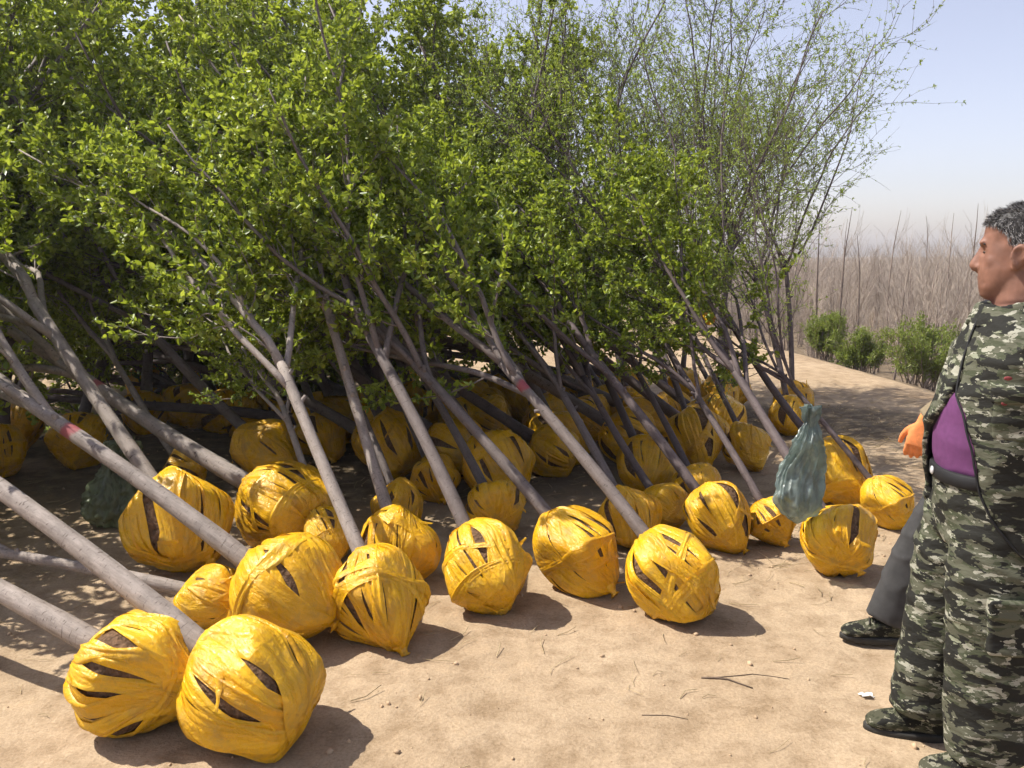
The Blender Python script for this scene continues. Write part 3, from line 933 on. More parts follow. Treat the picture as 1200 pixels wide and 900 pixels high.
def folds(amp, seed, tilt=0.6, freq=11.0):
    def f(p):
        w = nz(p, 3.0, seed) * 1.5
        a = math.sin(p[2] * freq * 2.2 + p[0] * freq * tilt + p[1] * 3 + w * 4.5)
        b_ = nz((p[0] * 0.7, p[1] * 0.7, p[2] * 1.6), 9.0, seed + 5)
        return amp * ((1 - abs(a)) ** 2 * 0.9 + b_ * 0.7) * (0.45 + 0.55 * (nz(p, 2.6, seed + 3) + 0.5))
    return f

def hand_geo(g, wrist, d, palm_n, side, curl=0.9, s=1.0):
    """palm with four fingers and a thumb; d: direction to the fingertips, palm_n: palm normal, side: towards the thumb"""
    d, palm_n, side = unit(d), unit(palm_n), unit(side)
    c = np.asarray(wrist, float)
    rings = []
    for f, w, th in ((-0.03, 0.027, 0.022), (0.0, 0.030, 0.021), (0.035, 0.040, 0.019), (0.07, 0.043, 0.017), (0.092, 0.040, 0.013)):
        rings.append(ring(c + d * f * s, w * s, w * s, th * s, 20, 2.6, side, palm_n))
    g.loft(rings)
    for k, (o_, L) in enumerate(((0.031, 0.072), (0.0105, 0.080), (-0.0105, 0.074), (-0.031, 0.058))):
        p = c + d * 0.085 * s + side * o_ * s
        pts, dd = [p - d * 0.015 * s], d
        pts.append(p)
        for j, seg in enumerate((0.44, 0.31, 0.25)):
            a = curl * (0.45, 0.75, 0.55)[j] * (1 + 0.08 * k)
            ax = unit(dd * math.cos(a) + palm_n * math.sin(a))
            palm_n2 = unit(palm_n * math.cos(a) - dd * math.sin(a)) if False else palm_n
            dd = ax
            pts.append(pts[-1] + dd * L * seg * s)
        g.loft(limb_rings(pts, [0.0095 * s, 0.0098 * s, 0.0092 * s, 0.0085 * s, 0.0068 * s], 12, 3))
    p = c + d * 0.02 * s + side * 0.024 * s
    pts = [p, p + (side * 0.7 + d * 0.6 + palm_n * 0.3) * 0.034 * s, p + (side * 0.75 + d * 1.1 + palm_n * 0.55) * 0.05 * s, p + (side * 0.7 + d * 1.55 + palm_n * 0.9) * 0.056 * s]
    g.loft(limb_rings(pts, [0.0135 * s, 0.0125 * s, 0.0108 * s, 0.008 * s], 12, 3))

def head_geo(g, hc, yaw):
    """head about hc (local z of chin .. crown = hc[2] +- 0.133), face towards +x turned by yaw"""
    h = Geo()
    z0 = -1.62
    for z, cx, rf, rb_, ry in ((1.485, .048, .034, .03, .028),):
        pass
    tab = [(1.478, .048, .030, .030), (1.490, .042, .052, .046), (1.515, .034, .067, .060), (1.54, .027, .076, .068), (1.57, .020, .083, .073),
           (1.60, .012, .089, .074), (1.63, .006, .093, .077), (1.66, .000, .098, .079), (1.69, -.004, .099, .079), (1.72, -.008, .088, .071), (1.742, -.012, .062, .052), (1.755, -.012, .026, .024)]
    h.loft([ring((c_, 0, z + z0), rx, rx, ry, 32, 2.25) for z, c_, rx, ry in tab])
    h.ellipsoid((-.030, 0, 1.655 + z0), (.104, .081, .096), 28, 18)
    h.ellipsoid((.092, 0, 1.647 + z0), (.014, .058, .012), 14, 8)          # brow
    h.loft(limb_rings([(.094, 0, 1.64 + z0), (.106, 0, 1.605 + z0), (.118, 0, 1.578 + z0), (.102, 0, 1.566 + z0)], [.009, .012, .016, .012], 12, 4))
    for s in (-1, 1):
        h.ellipsoid((.101, .014 * s, 1.574 + z0), (.012, .010, .008), 10, 8)
        h.ellipsoid((.060, .045 * s, 1.592 + z0), (.022, .024, .03), 12, 8)  # cheekbones
        rot = np.array(Matrix.Rotation(0.22 * s, 3, 'Z') @ Matrix.Rotation(-0.2, 3, 'Y'))
        h.ellipsoid((-.012, .080 * s, 1.605 + z0), (.019, .009, .034), 14, 10, rot)  # ear
        t = np.linspace(-0.4, 4.3, 16)
        rim = np.stack([-.014 - .019 * np.cos(t) * 1.0, np.full(16, .090 * s), 1.607 + z0 + .030 * np.sin(t)], -1)
        h.tube(rim, .0055, 8)
        h.ellipsoid((-.002, .084 * s, 1.574 + z0), (.009, .006, .011), 10, 8)
    h.ellipsoid((.094, 0, 1.545 + z0), (.012, .026, .007), 14, 8)
    h.ellipsoid((.090, 0, 1.531 + z0), (.012, .023, .007), 14, 8)
    h.ellipsoid((.072, 0, 1.500 + z0), (.018, .022, .014), 14, 8)
    c, s_ = math.cos(yaw), math.sin(yaw)
    Rm = np.array(((c, -s_, 0), (s_, c, 0), (0, 0, 1)))
    for V, in zip(h.V):
        V[:] = V @ Rm.T + np.asarray(hc)
    g.add(np.vstack(h.V), np.vstack(h.Q), np.vstack(h.T))
    return Rm

def shoe(name, ankle, heading, mat, parent, length=0.28):
    c, s = math.cos(heading), math.sin(heading)
    Rm = np.array(((c, -s, 0), (s, c, 0), (0, 0, 1)))
    g = Geo(); rings = []
    for x, w, h0, h1 in ((-.085, .022, .02, .06), (-.075, .036, .018, .095), (-.04, .042, .018, .115), (0.0, .043, .018, .118), (.04, .043, .018, .105), (.08, .047, .018, .088), (.12, .051, .018, .072), (.155, .049, .018, .062), (.18, .038, .02, .052), (.195, .018, .024, .042)):
        rings.append(ring((x, 0, (h0 + h1) / 2), (h1 - h0) / 2, (h1 - h0) / 2, w, 24, 2.5, (0, 0, 1), (0, 1, 0)) @ Rm.T + np.array((ankle[0], ankle[1], 0)))
    g.loft(rings)
    o = link(name, voxel(g, 0.007, name, mat, 2, folds(0.003, 4)), parent)
    g = Geo()
    t = np.arange(40) * 2 * math.pi / 40
    outl = np.stack([0.055 + 0.146 * np.cos(t), 0.052 * np.sin(t) * (1 + 0.15 * np.cos(t)), np.zeros(40)], -1)
    g.loft([(outl * np.array((1, 1, 1)) * k + np.array((0, 0, z))) @ Rm.T + np.array((ankle[0], ankle[1], 0)) for z, k in ((0.0, 0.96), (0.004, 1.0), (0.02, 1.0), (0.026, 0.97))])
    link('sole', g.mesh('sole', M['rubber']), o)
    for f in (0.045, 0.065, 0.085):      # laces
        g = Geo()
        a = np.linspace(-0.7, 0.7, 7)
        zt = float(np.interp(f, (0.04, 0.12), (0.107, 0.074)))
        P = np.stack([f + 0.012 * a, 0.036 * a / 0.7, zt + 0.004 - 0.018 * a * a], -1)
        g.tube(P @ Rm.T + np.array((ankle[0], ankle[1], 0)), 0.003, 6)
        link('lace', g.mesh('lace', M['rubber']), o)

def trousers(parent, hips, knees, ankles, mat, amp, name='trousers', seat=(0.155, 0.135, 0.178), rads=(0.148, 0.128, 0.112), hem_z=0.07):
    g = Geo()
    g.loft([ring((0.01, 0, z), rf, rb_, ry, 40, 2.3) for z, rf, rb_, ry in ((0.99, seat[0] * .95, seat[1] * .93, seat[2] * .93), (0.93, seat[0], seat[1], seat[2]), (0.84, seat[0] * .97, seat[1] * 1.06, seat[2] * 1.02), (0.76, seat[0] * .9, seat[1] * 1.03, seat[2] * 1.0), (0.70, seat[0] * .5, seat[1] * .6, seat[2] * .7))])
    for hp, kn, an in zip(hips, knees, ankles):
        hp, kn, an = map(np.array, (hp, kn, an))
        g.loft(limb_rings([hp + (0, 0, 0.03), hp * .5 + kn * .5, kn, kn * .5 + an * .5, an], [rads[0] * .9, rads[0], rads[1], (rads[1] + rads[2]) / 2 * 1.02, rads[2]], 30, 6, 1.08, 0.84))
    return link(name, voxel(g, 0.010, name, mat, 3, folds(amp, 7)), parent)

def make_man():
    X0, Y0 = 1.47, 2.47
    root = empty('person', (X0, Y0, 0))
    root.rotation_euler = (0, 0, R(168))
    tag(root, 'person in open camouflage jacket, purple shirt and camouflage trousers watching the pile', 'person')
    # body: one continuous figure
    g = Geo()
    Rm = head_geo(g, (-.012, 0, 1.62), R(-28))
    g.loft(limb_rings([(-.036, 0, 1.40), (-.030, 0, 1.47), (-.026, 0, 1.56)], [.092, .080, .076], 24, 5))
    g.loft([ring((0, 0, z), rf, rb_, ry) for z, rf, rb_, ry in ((0.86, .12, .11, .14), (1.0, .135, .11, .15), (1.15, .12, .105, .15), (1.3, .105, .10, .165), (1.4, .07, .085, .14), (1.44, .05, .06, .08))])
    hips = [(-.015, .10, .86), (0.0, -.10, .86)]; knees = [(0.005, .112, .48), (0.062, -.115, .48)]; ank = [(-.005, .115, .09), (0.105, -.12, .09)]
    for hp, kn, an in zip(hips, knees, ank):
        g.loft(limb_rings([hp, kn, an], [.085, .058, .042], 20, 6))
    for s in (1, -1):
        sh, el, wr = (-.03, .185 * s, 1.385), (-.16, .255 * s, 1.13), (-.17, .215 * s, .93)
        g.loft(limb_rings([sh, el, wr], [.052, .042, .03], 18, 6))
        hand_geo(g, wr, (-0.1, -0.1 * s, -1), (0.1, -s, 0.1), (1, 0, 0.2), 0.5)
    def face(p):
        q = (p - np.array((-.012, 0, 1.62))) @ Rm            # head space
        if abs(q[2]) > 0.2: return 0.0
        d = 0.0
        ay_ = abs(q[1])
        d -= 0.0075 * math.exp(-(((q[0] - .090) / .016) ** 2 + ((ay_ - .032) / .016) ** 2 + ((q[2] + .002) / .009) ** 2))      # eye sockets
        a_, b_, c_ = np.array((.100, .024, -.048)), np.array((.078, .044, -.092)), np.array((q[0], ay_, q[2]))
        t_ = min(1, max(0, float((c_ - a_) @ (b_ - a_) / ((b_ - a_) @ (b_ - a_)))))
        d -= 0.0030 * math.exp(-(np.linalg.norm(c_ - a_ - t_ * (b_ - a_)) / .006) ** 2)                                         # cheek folds
        d -= 0.0050 * math.exp(-(((q[0] - .045) / .02) ** 2 + ((ay_ - .068) / .02) ** 2 + ((q[2] - .03) / .022) ** 2))           # temples
        for zz, xx in ((.050, .085), (.064, .082)): d -= 0.0012 * math.exp(-((q[2] - zz - 2 * q[1] ** 2) / .004) ** 2) * (1 if q[0] > .05 else 0)
        for zz in (-.150, -.172): d -= 0.003 * math.exp(-((q[2] - zz + 0.12 * q[0]) / .006) ** 2)                               # neck creases
        return d + 0.0012 * nz(p, 40, 3)
    body = link('body', voxel(g, 0.0055, 'body', M['skin'], 2, face), root)
    # hair
    def headp(p): return np.asarray(p) @ Rm.T + np.array((-.012, 0, 1.62))
    hs = np.random.RandomState(3)
    HT = [(-.135, .050, .028, .026), (-.08, .024, .074, .060), (-.05, .018, .082, .068), (-.02, .012, .089, .074), (.01, .006, .093, .077), (.04, .0, .098, .079), (.07, -.004, .099, .079), (.10, -.008, .088, .071), (.122, -.012, .062, .052), (.135, -.012, .026, .024)]
    def scalp(z, t):
        c_, rx, ry = interp(HT, z)
        k = math.sqrt(max(0.0, 1 - ((z - .035) / .096) ** 2))
        f = max(c_ + rx, -.030 + .104 * k) + .004; b_ = min(c_ - rx, -.030 - .104 * k) - .004; w_ = max(ry, .081 * k) + .004
        m = (f + b_) / 2
        cx, sy = math.cos(t), math.sin(t)
        return np.array((m + (f - b_) / 2 * math.copysign(abs(cx) ** 0.9, cx), w_ * math.copysign(abs(sy) ** 0.9, sy), z))
    def hair_ok(q):
        x, y, z = q        # head space, z relative to head centre
        return z > np.interp(x, (-.14, -.06, -.040, -.032, .018, .026, .060, .10), (-.085, -.080, -.055, .022, .015, .045, .070, .078))
    ZS = np.concatenate([np.linspace(-.09, .12, 30), [.126, .131, .134]])
    P = np.array([[scalp(z, t) for t in np.arange(60) * 2 * math.pi / 60] for z in ZS])
    inside = np.array([[hair_ok(q) for q in rg] for rg in P])
    Pc = np.array([headp(q) for q in P.reshape(-1, 3)])
    Q, gcap = [], Geo()
    for i in range(len(ZS) - 1):
        for j in range(60):
            k = (j + 1) % 60
            if inside[i, j] and inside[i + 1, j] and inside[i, k] and inside[i + 1, k]:
                Q.append((i * 60 + j, i * 60 + k, (i + 1) * 60 + k, (i + 1) * 60 + j))
    gcap.add(Pc, np.array(Q), np.array([(32 * 60 + j, 32 * 60 + (j + 1) % 60, 32 * 60 + 30) for j in range(60) if j not in (29, 30)]))
    hair = link('hair', gcap.mesh('hair', M['hair']), root)
    for mat, cnt, nm in (('hair', 7000, 'hair_strands'), ('hair_grey', 5200, 'grey_strands')):
        V, T = [], []
        while len(T) < cnt:
            z = hs.uniform(-.09, .136); t = hs.uniform(0, 6.283)
            if z > .12: z = .134 - abs(hs.normal()) * .008
            q = scalp(z, t)
            if z > .122:
                f_ = math.sqrt(hs.rand()); q[0] = -.012 + (q[0] + .012) * f_; q[1] *= f_; q[2] += .004 * (1 - f_)
            if not hair_ok(q): continue
            if mat == 'hair_grey' and q[2] > 0.085 and hs.rand() < 0.6: continue
            nrm = unit((q - np.array((-.022, 0, .030))) / np.array((.118, .087, .106)) ** 2)
            top = max(0, nrm[2])
            d = unit(nrm * (0.28 + 0.35 * top) + np.array((0.5 * top - 0.45 * (1 - top), 0, 0.05 * top - 0.75 * (1 - top))) + hs.normal(size=3) * 0.15)
            L = (0.012 + 0.006 * top) * hs.uniform(0.7, 1.3)
            sd = unit(np.cross(d, hs.normal(size=3))) * 0.0009
            q = q - d * 0.003
            b0 = len(V)
            V += [headp(q - sd), headp(q + sd), headp(q + d * L)]
            T.append((b0, b0 + 1, b0 + 2))
        gg = Geo(); gg.add(np.array(V), None, np.array(T))
        tag(link(nm, gg.mesh(nm, M[mat], False), hair), kind='stuff')
    for s in (-1, 1):
        g = Geo(); g.ellipsoid(headp((.0845, .032 * s, -.002)), (.007, .011, .004), 12, 8); link('eye', g.mesh('eye', M['eye']), root)
        g = Geo(); g.tube(np.array([headp((.102, .012 * s, .020)), headp((.098, .032 * s, .026)), headp((.083, .054 * s, .021))]), [.003, .004, .002], 6); link('eyebrow', g.mesh('eyebrow', M['hair']), root)
    g = Geo(); g.tube(np.array([headp((.088, .027, -.084)), headp((.0985, .016, -.081)), headp((.1035, 0, -.081)), headp((.0985, -.016, -.081)), headp((.088, -.027, -.084))]), [.0015, .0028, .003, .0028, .0015], 6)
    link('mouth_line', g.mesh('mouth_line', simple('lip', (0.16, 0.05, 0.04), 0.6)), root)
    # shirt over the belly
    tab = [(0.93, .150, .12, .165), (1.0, .172, .125, .175), (1.06, .178, .125, .178), (1.14, .172, .12, .176), (1.25, .138, .115, .178), (1.36, .108, .105, .16), (1.43, .075, .085, .10), (1.46, .062, .075, .078)]
    g = Geo(); g.loft([ring((0, 0, z), *interp(tab, z)) for z in np.linspace(0.93, 1.46, 22)])
    link('shirt', voxel(g, 0.009, 'shirt', M['purple'], 3, folds(0.009, 21, 1.6, 6)), root)
    tr = trousers(root, hips, knees, ank, M['camo'], 0.008, rads=(0.140, 0.120, 0.105))
    # cargo pocket on the near thigh: body, flap, two tabs
    g = Geo()
    def patch(x0, x1, z0, z1, yb, th):
        V = []
        for (x, z) in ((x0, z0), (x1, z0), (x1, z1), (x0, z1)):
            V.append((x, yb - 0.02, z)); V.append((x, yb + th, z))
        return np.array(V), np.array([(1, 3, 5, 7), (0, 1, 7, 6), (2, 4, 5, 3), (4, 6, 7, 5), (0, 2, 3, 1), (0, 6, 4, 2)])
    V, Q = patch(-.125, .055, .475, .615, .205, .028); g.add(V, Q)
    pk = link('cargo_pocket', voxel(g, 0.007, 'cargo_pocket', M['camo'], 3, folds(0.005, 31)), tr)
    g = Geo(); V, Q = patch(-.135, .062, .585, .640, .215, .028); g.add(V, Q)
    link('pocket_flap', voxel(g, 0.006, 'pocket_flap', M['camo'], 2, folds(0.004, 37)), tr)
    # belt and buckle
    g = Geo()
    for z0, z1 in ((.935, .975),):
        g.loft([ring((0.01, 0, z), .162 + k, .136 + k, .182 + k, 40, 2.3) for z, k in ((z0, 0), (z0 + .003, .004), (z1 - .003, .004), (z1, 0))])
    bl = link('belt', g.mesh('belt', M['black']), root)
    g = Geo(); g.ellipsoid((0.178, 0.0, .955), (.005, .014, .013), 12, 8); link('buckle', g.mesh('buckle', M['metal']), bl)
    # open jacket: shell with an opening at the front, sleeves, collar
    jt = [(0.72, .170, .175, .225), (0.80, .185, .165, .222), (0.92, .205, .152, .218), (1.03, .215, .148, .215), (1.12, .202, .150, .214), (1.22, .172, .150, .216), (1.32, .142, .142, .214), (1.385, .120, .125, .190), (1.43, .100, .105, .135), (1.465, .090, .095, .100)]
    open_near = [(0.72, 104), (0.78, 88), (0.86, 70), (0.94, 60), (1.05, 54), (1.15, 40), (1.21, 22), (1.30, 14), (1.38, 10), (1.47, 7)]
    open_far = [(0.72, 40), (0.95, 22), (1.08, 10), (1.17, -10), (1.26, -15), (1.38, -9), (1.47, 0)]
    g = Geo()
    zs = np.linspace(0.72, 1.465, 40); nt = 60
    outer, inner = [], []
    for z in zs:
        rf, rb_, ry = interp(jt, z)
        a0 = R(np.interp(z, [r_[0] for r_ in open_near], [r_[1] for r_ in open_near]))
        a1 = 2 * math.pi - R(np.interp(z, [r_[0] for r_ in open_far], [r_[1] for r_ in open_far]))
        t = np.linspace(a0, a1, nt)
        def pt(k):
            cx, sy = np.cos(t), np.sin(t); e = 2.25
            x = np.sign(cx) * np.abs(cx) ** (2 / e); y = np.sign(sy) * np.abs(sy) ** (2 / e)
            x = np.where(x > 0, x * (rf - k), x * (rb_ - k))
            lean = -0.01 + 0.0 * z
            return np.stack([x + lean, y * (ry - k), np.full(nt, z)], -1)
        outer.append(pt(0)); inner.append(pt(0.022))
    nO = len(zs) * nt
    V = np.vstack(outer + inner)
    Q = []
    for i in range(len(zs) - 1):
        for j in range(nt - 1):
            a = i * nt + j
            Q.append((a, a + 1, a + nt + 1, a + nt)); Q.append((nO + a, nO + a + nt, nO + a + nt + 1, nO + a + 1))
        for j, fl in ((0, 0), (nt - 1, 1)):
            a = i * nt + j
            Q.append((a, a + nt, nO + a + nt, nO + a) if not fl else (a, nO + a, nO + a + nt, a + nt))
    for j in range(nt - 1):
        Q.append((j, nO + j, nO + j + 1, j + 1)); a = (len(zs) - 1) * nt + j
        Q.append((a, a + 1, nO + a + 1, nO + a))
    g.add(V, np.array(Q))
    for s in (1, -1):
        g.loft(limb_rings([(-.03, .17 * s, 1.385), (-.10, .225 * s, 1.26), (-.16, .258 * s, 1.12), (-.17, .24 * s, 1.02), (-.17, .217 * s, .94)], [.085, .082, .074, .066, .056], 26, 6))
    jk = link('jacket', voxel(g, 0.0085, 'jacket', M['camo'], 3, folds(0.016, 13, 0.9, 7)), root)
    # black lining on the inner side
    jk.data.materials.append(M['black'])
    for p_ in jk.data.polygons:
        c_, n_ = p_.center, p_.normal
        if c_.x > -.05 and abs(c_.y) < .22 and n_.x * c_.x + n_.y * c_.y < -.02: p_.material_index = 1
    # collar, zip tape along the near edge, chest pocket
    g = Geo(); rings = []
    for k, (rr, dz) in enumerate(((0.092, 0.0), (0.105, 0.03), (0.118, 0.035), (0.128, 0.0), (0.122, -0.025), (0.098, -0.02))):
        pass
    t = np.linspace(0.35, 2 * math.pi - 0.35, 40)
    V = []
    for rr, z in ((0.082, 1.440), (0.086, 1.478), (0.096, 1.486), (0.112, 1.455), (0.120, 1.430), (0.104, 1.424)):
        V.append(np.stack([-0.012 + rr * 1.08 * np.cos(t), rr * 1.05 * np.sin(t), z - 0.03 * np.clip(np.cos(t), 0, 1) - 0.0 * t], -1))
    n6 = 6; V = np.vstack(V); Q = []
    for k in range(n6):
        k2 = (k + 1) % n6
        for j in range(39):
            Q.append((k * 40 + j, k * 40 + j + 1, k2 * 40 + j + 1, k2 * 40 + j))
    Q += [(0, 40, 80, 120), (0, 120, 160, 200), (39, 159, 119, 79), (39, 239, 199, 159)]
    g.add(V, np.array(Q)); link('collar', voxel(g, 0.006, 'collar', M['camo'], 2, folds(0.003, 17)), jk)
    g = Geo(); P = []
    for z in np.linspace(0.73, 1.42, 30):
        rf, rb_, ry = interp(jt, z)
        a0 = R(np.interp(z, [r_[0] for r_ in open_near], [r_[1] for r_ in open_near])) + 0.02
        e = 2.25
        P.append(((abs(math.cos(a0)) ** (2 / e)) * (1 if math.cos(a0) > 0 else -1) * rf - .006, abs(math.sin(a0)) ** (2 / e) * ry, z))
    g.tube(np.array(P), 0.0036, 6); link('zip_tape', g.mesh('zip_tape', M['black']), jk)
    for nm, (x0, x1, z0, z1), th in (('chest_pocket', (-.02, .085, 1.10, 1.235), .010), ('pocket_flap', (-.026, .091, 1.205, 1.255), .017)):
        g = Geo(); Vp = []
        for z in np.linspace(z0, z1, 9):
            rf, rb_, ry = interp(jt, z)
            for x in np.linspace(x0, x1, 9):
                rx = rf if x + .01 > 0 else rb_
                yy = ry * max(0.0, 1 - (abs(x + .01) / rx) ** 2.25) ** (1 / 2.25)
                Vp.append((x, yy, z))
        Vp = np.array(Vp); n_ = len(Vp)
        Q = [(i * 9 + j, i * 9 + j + 1, i * 9 + 10 + j, i * 9 + 9 + j) for i in range(8) for j in range(8)]
        Qb = [tuple(n_ + v for v in q[::-1]) for q in Q]
        rim = [i for i in range(9)] + [9 * i + 8 for i in range(1, 9)] + [72 + i for i in range(7, -1, -1)] + [9 * i for i in range(7, 0, -1)]
        Qs = [(rim[i], n_ + rim[i], n_ + rim[(i + 1) % len(rim)], rim[(i + 1) % len(rim)]) for i in range(len(rim))]
        g.add(np.vstack([Vp + np.array((0, th, 0)), Vp - np.array((0, .015, 0))]), np.array(Q + Qb + Qs))
        link(nm, voxel(g, 0.006, nm, M['camo'], 2, folds(0.004, 43)), jk)
    for (x, z, w_) in ((.062, 1.275, .030), (.066, 1.205, .024)):
        rf, rb_, ry = interp(jt, z)
        g = Geo(); t0 = math.acos(min(1, (x / rf)) ** 1.1)
        y = math.sin(t0) * ry + 0.012
        g.ellipsoid((x, y, z), (w_ * .38, .003, .006), 10, 6); link('red_badge', g.mesh('red_badge', simple('red_badge_cloth', (0.18, 0.04, 0.04), 0.9)), jk)
    for an in ank:
        shoe('shoe', (an[0] - 0.01, an[1]), R(4) if an[1] > 0 else R(-3), M['camo2'], root)
    return root
make_man()

def make_helper():
    """second worker standing behind, mid stride"""
    X0, Y0 = 1.975, 3.36
    root = empty('person', (X0, Y0, 0))
    root.rotation_euler = (0, 0, R(172))
    tag(root, 'person in charcoal trousers, khaki sleeves and orange gloves stepping forward behind the camouflage jacket', 'person')
    g = Geo()
    Rm = head_geo(g, (-.085, 0, 1.54), R(-30))
    g.loft(limb_rings([(-.05, 0, 1.33), (-.08, 0, 1.42), (-.105, 0, 1.50)], [.075, .06, .056], 20, 5))
    hips = [(0.0, .09, .84), (-.02, -.09, .84)]; knees = [(.25, .10, .49), (-.02, -.10, .45)]; ank = [(.385, .10, .09), (-.16, -.10, .10)]
    for hp, kn, an in zip(hips, knees, ank): g.loft(limb_rings([hp, kn, an], [.08, .055, .04], 20, 6))
    g.loft([ring((0, 0, z), rf, rb_, ry) for z, rf, rb_, ry in ((0.82, .10, .10, .14), (1.0, .11, .10, .145), (1.2, .105, .10, .155), (1.33, .08, .085, .14), (1.40, .05, .06, .08))])
    arms = {1: ((-.01, .175, 1.33), (.13, .235, 1.13), (.325, .20, .965)), -1: ((-.01, -.175, 1.33), (-.10, -.23, 1.08), (-.05, -.22, .86))}
    for s, (sh, el, wr) in arms.items(): g.loft(limb_rings([sh, el, wr], [.05, .04, .028], 18, 6))
    link('body', voxel(g, 0.008, 'body', M['skin'], 2), root)
    g = Geo(); g.ellipsoid((-.115, 0, 1.60), (.112, .088, .09), 24, 14)
    link('hair', voxel(g, 0.008, 'hair', M['hair'], 2, folds(0.006, 41)), root)
    trousers(root, hips, knees, ank, M['grey'], 0.007, rads=(0.108, 0.088, 0.088), seat=(.14, .13, .165))
    jt = [(0.80, .165, .15, .20), (1.0, .16, .145, .20), (1.2, .145, .14, .205), (1.31, .12, .125, .19), (1.37, .09, .10, .12), (1.42, .075, .08, .085)]
    g = Geo(); g.loft([ring((0, 0, z), *interp(jt, z)) for z in np.linspace(0.84, 1.42, 20)])
    link('jacket', voxel(g, 0.010, 'jacket', M['black'], 3, folds(0.008, 51)), root)
    for s, (sh, el, wr) in arms.items():
        g = Geo(); sh, el, wr = map(np.array, (sh, el, wr))
        g.loft(limb_rings([sh, el, el * .4 + wr * .6, wr], [.08, .07, .062, .052], 24, 6))
        link('sleeve', voxel(g, 0.008, 'sleeve', M['khaki'], 2, folds(0.006, 61)), root)
        g = Geo()
        d = unit(wr - el)
        hd = unit(np.array((0.28, 0, -1.0))) if s == 1 else np.array((0.1, 0, -1.0))
        hand_geo(g, wr + np.array((0.008, 0, -0.008)), hd, (-0.45, -0.85 * s, 0), (0.88, -0.45 * s, 0.2), 0.75, 1.06)
        link('glove', voxel(g, 0.004, 'glove', M['orange'], 2), root)
    for an in ank: shoe('shoe', (an[0] - 0.01, an[1]), R(0), M['camo2'], root, 0.26)
    return root
make_helper()

# ------------------------------------------------------------------ bare thicket beyond the bank
def gen_bare(seed, H, stems, kind='tree'):
    rs = np.random.RandomState(seed)
    g, gt = Geo(), Geo()
    for k in range(stems):
        a = rs.uniform(0, 6.28); ang = rs.uniform(0.02, 0.22 if stems > 1 else 0.06)
        d = (math.sin(ang) * math.cos(a), math.sin(ang) * math.sin(a), math.cos(ang))
        h = H * rs.uniform(0.65, 1.0)
        P = grow(rs, (rs.normal() * 0.05, rs.normal() * 0.05, -0.08), d, h, 8, 0.05, 0.03)
        r0 = rs.uniform(0.016, 0.03) * (1.0 if stems > 1 else 1.4)
        g.tube(P, np.linspace(r0, 0.005, len(P)), 5, False)
        for q in range(rs.randint(20, 28)):
            c, dd = along(P, rs.uniform(0.15, 1.0))
            P2 = grow(rs, c, side_dir(rs, dd, rs.uniform(0.35, 0.8)), h * rs.uniform(0.12, 0.34), 4, 0.1, 0.12)
            gt.tube(P2, np.linspace(0.0045, 0.002, len(P2)), 3, False)
            for w in range(rs.randint(3, 6)):
                c3, d3 = along(P2, rs.uniform(0.15, 1.0))
                P3 = grow(rs, c3, side_dir(rs, d3, rs.uniform(0.3, 0.7)), h * rs.uniform(0.05, 0.15), 2, 0.1, 0.12)
                gt.tube(P3, np.linspace(0.003, 0.0016, len(P3)), 3, False)
    return g.mesh('trunk', M['bare']), gt.mesh('crown', M['bare2'])
BARE = [gen_bare(300 + k, h, s) for k, (h, s) in enumerate(((3.6, 1), (3.0, 3), (2.6, 5), (4.4, 1), (2.3, 6), (3.2, 2)))]
rs = np.random.RandomState(42)
n_b = 0
spots = []
while n_b < 150:
    y = rs.uniform(12, 36); x = rs.uniform(-0.35, 0.72) * y
    d = float(bank(np.array(x), np.array(y)))
    if d < 3.2: continue
    if x < -2 and rs.rand() < 0.6: continue
    if any((x - a) ** 2 + (y - b_) ** 2 < 0.09 * 4 for a, b_ in spots): continue
    spots.append((x, y))
    tr, cr = BARE[rs.randint(6)] if d > 3 else BARE[(1, 2, 4, 5)[rs.randint(4)]]
    t = empty('bare_tree', (x, y, float(ground_z(np.array(x), np.array(y)))))
    t.rotation_euler = (rs.normal() * 0.04, rs.normal() * 0.04, rs.uniform(0, 6.28))
    s = rs.uniform(0.6, 1.2); t.scale = (s, s, s)
    link('trunk', tr, t); link('crown', cr, t)
    tag(t, 'bare tan sapling standing in the leafless thicket beyond the sandy bank', 'tree', 'leafless trees of the thicket')
    n_b += 1
DARK = simple('dark_bare_bark', (0.16, 0.125, 0.105), 0.9, 0.3, 6, 0, 0, 0.1)
for (px, y, s, lab) in ((962, 16.5, 0.85, 'tall dark bare tree rising behind the rounded green shrub'), (988, 17.5, 1.0, 'tallest slender dark bare tree above the smaller twiggy shrub'), (1004, 16.0, 0.8, 'dark bare tree just past the smaller twiggy shrub'), (1052, 17.5, 0.8, 'slim bare tree behind the widest green shrub')):
    x = (px - 600) / FPX * y
    t = empty('bare_tree', (x, y, float(ground_z(np.array(x), np.array(y)))))
    t.scale = (s, s, s); t.rotation_euler = (0, 0, px)
    tr, cr = BARE[3]
    link('trunk', with_mat(tr, DARK), t); link('crown', cr, t)
    tag(t, lab, 'tree', 'tall bare trees at the front of the thicket')
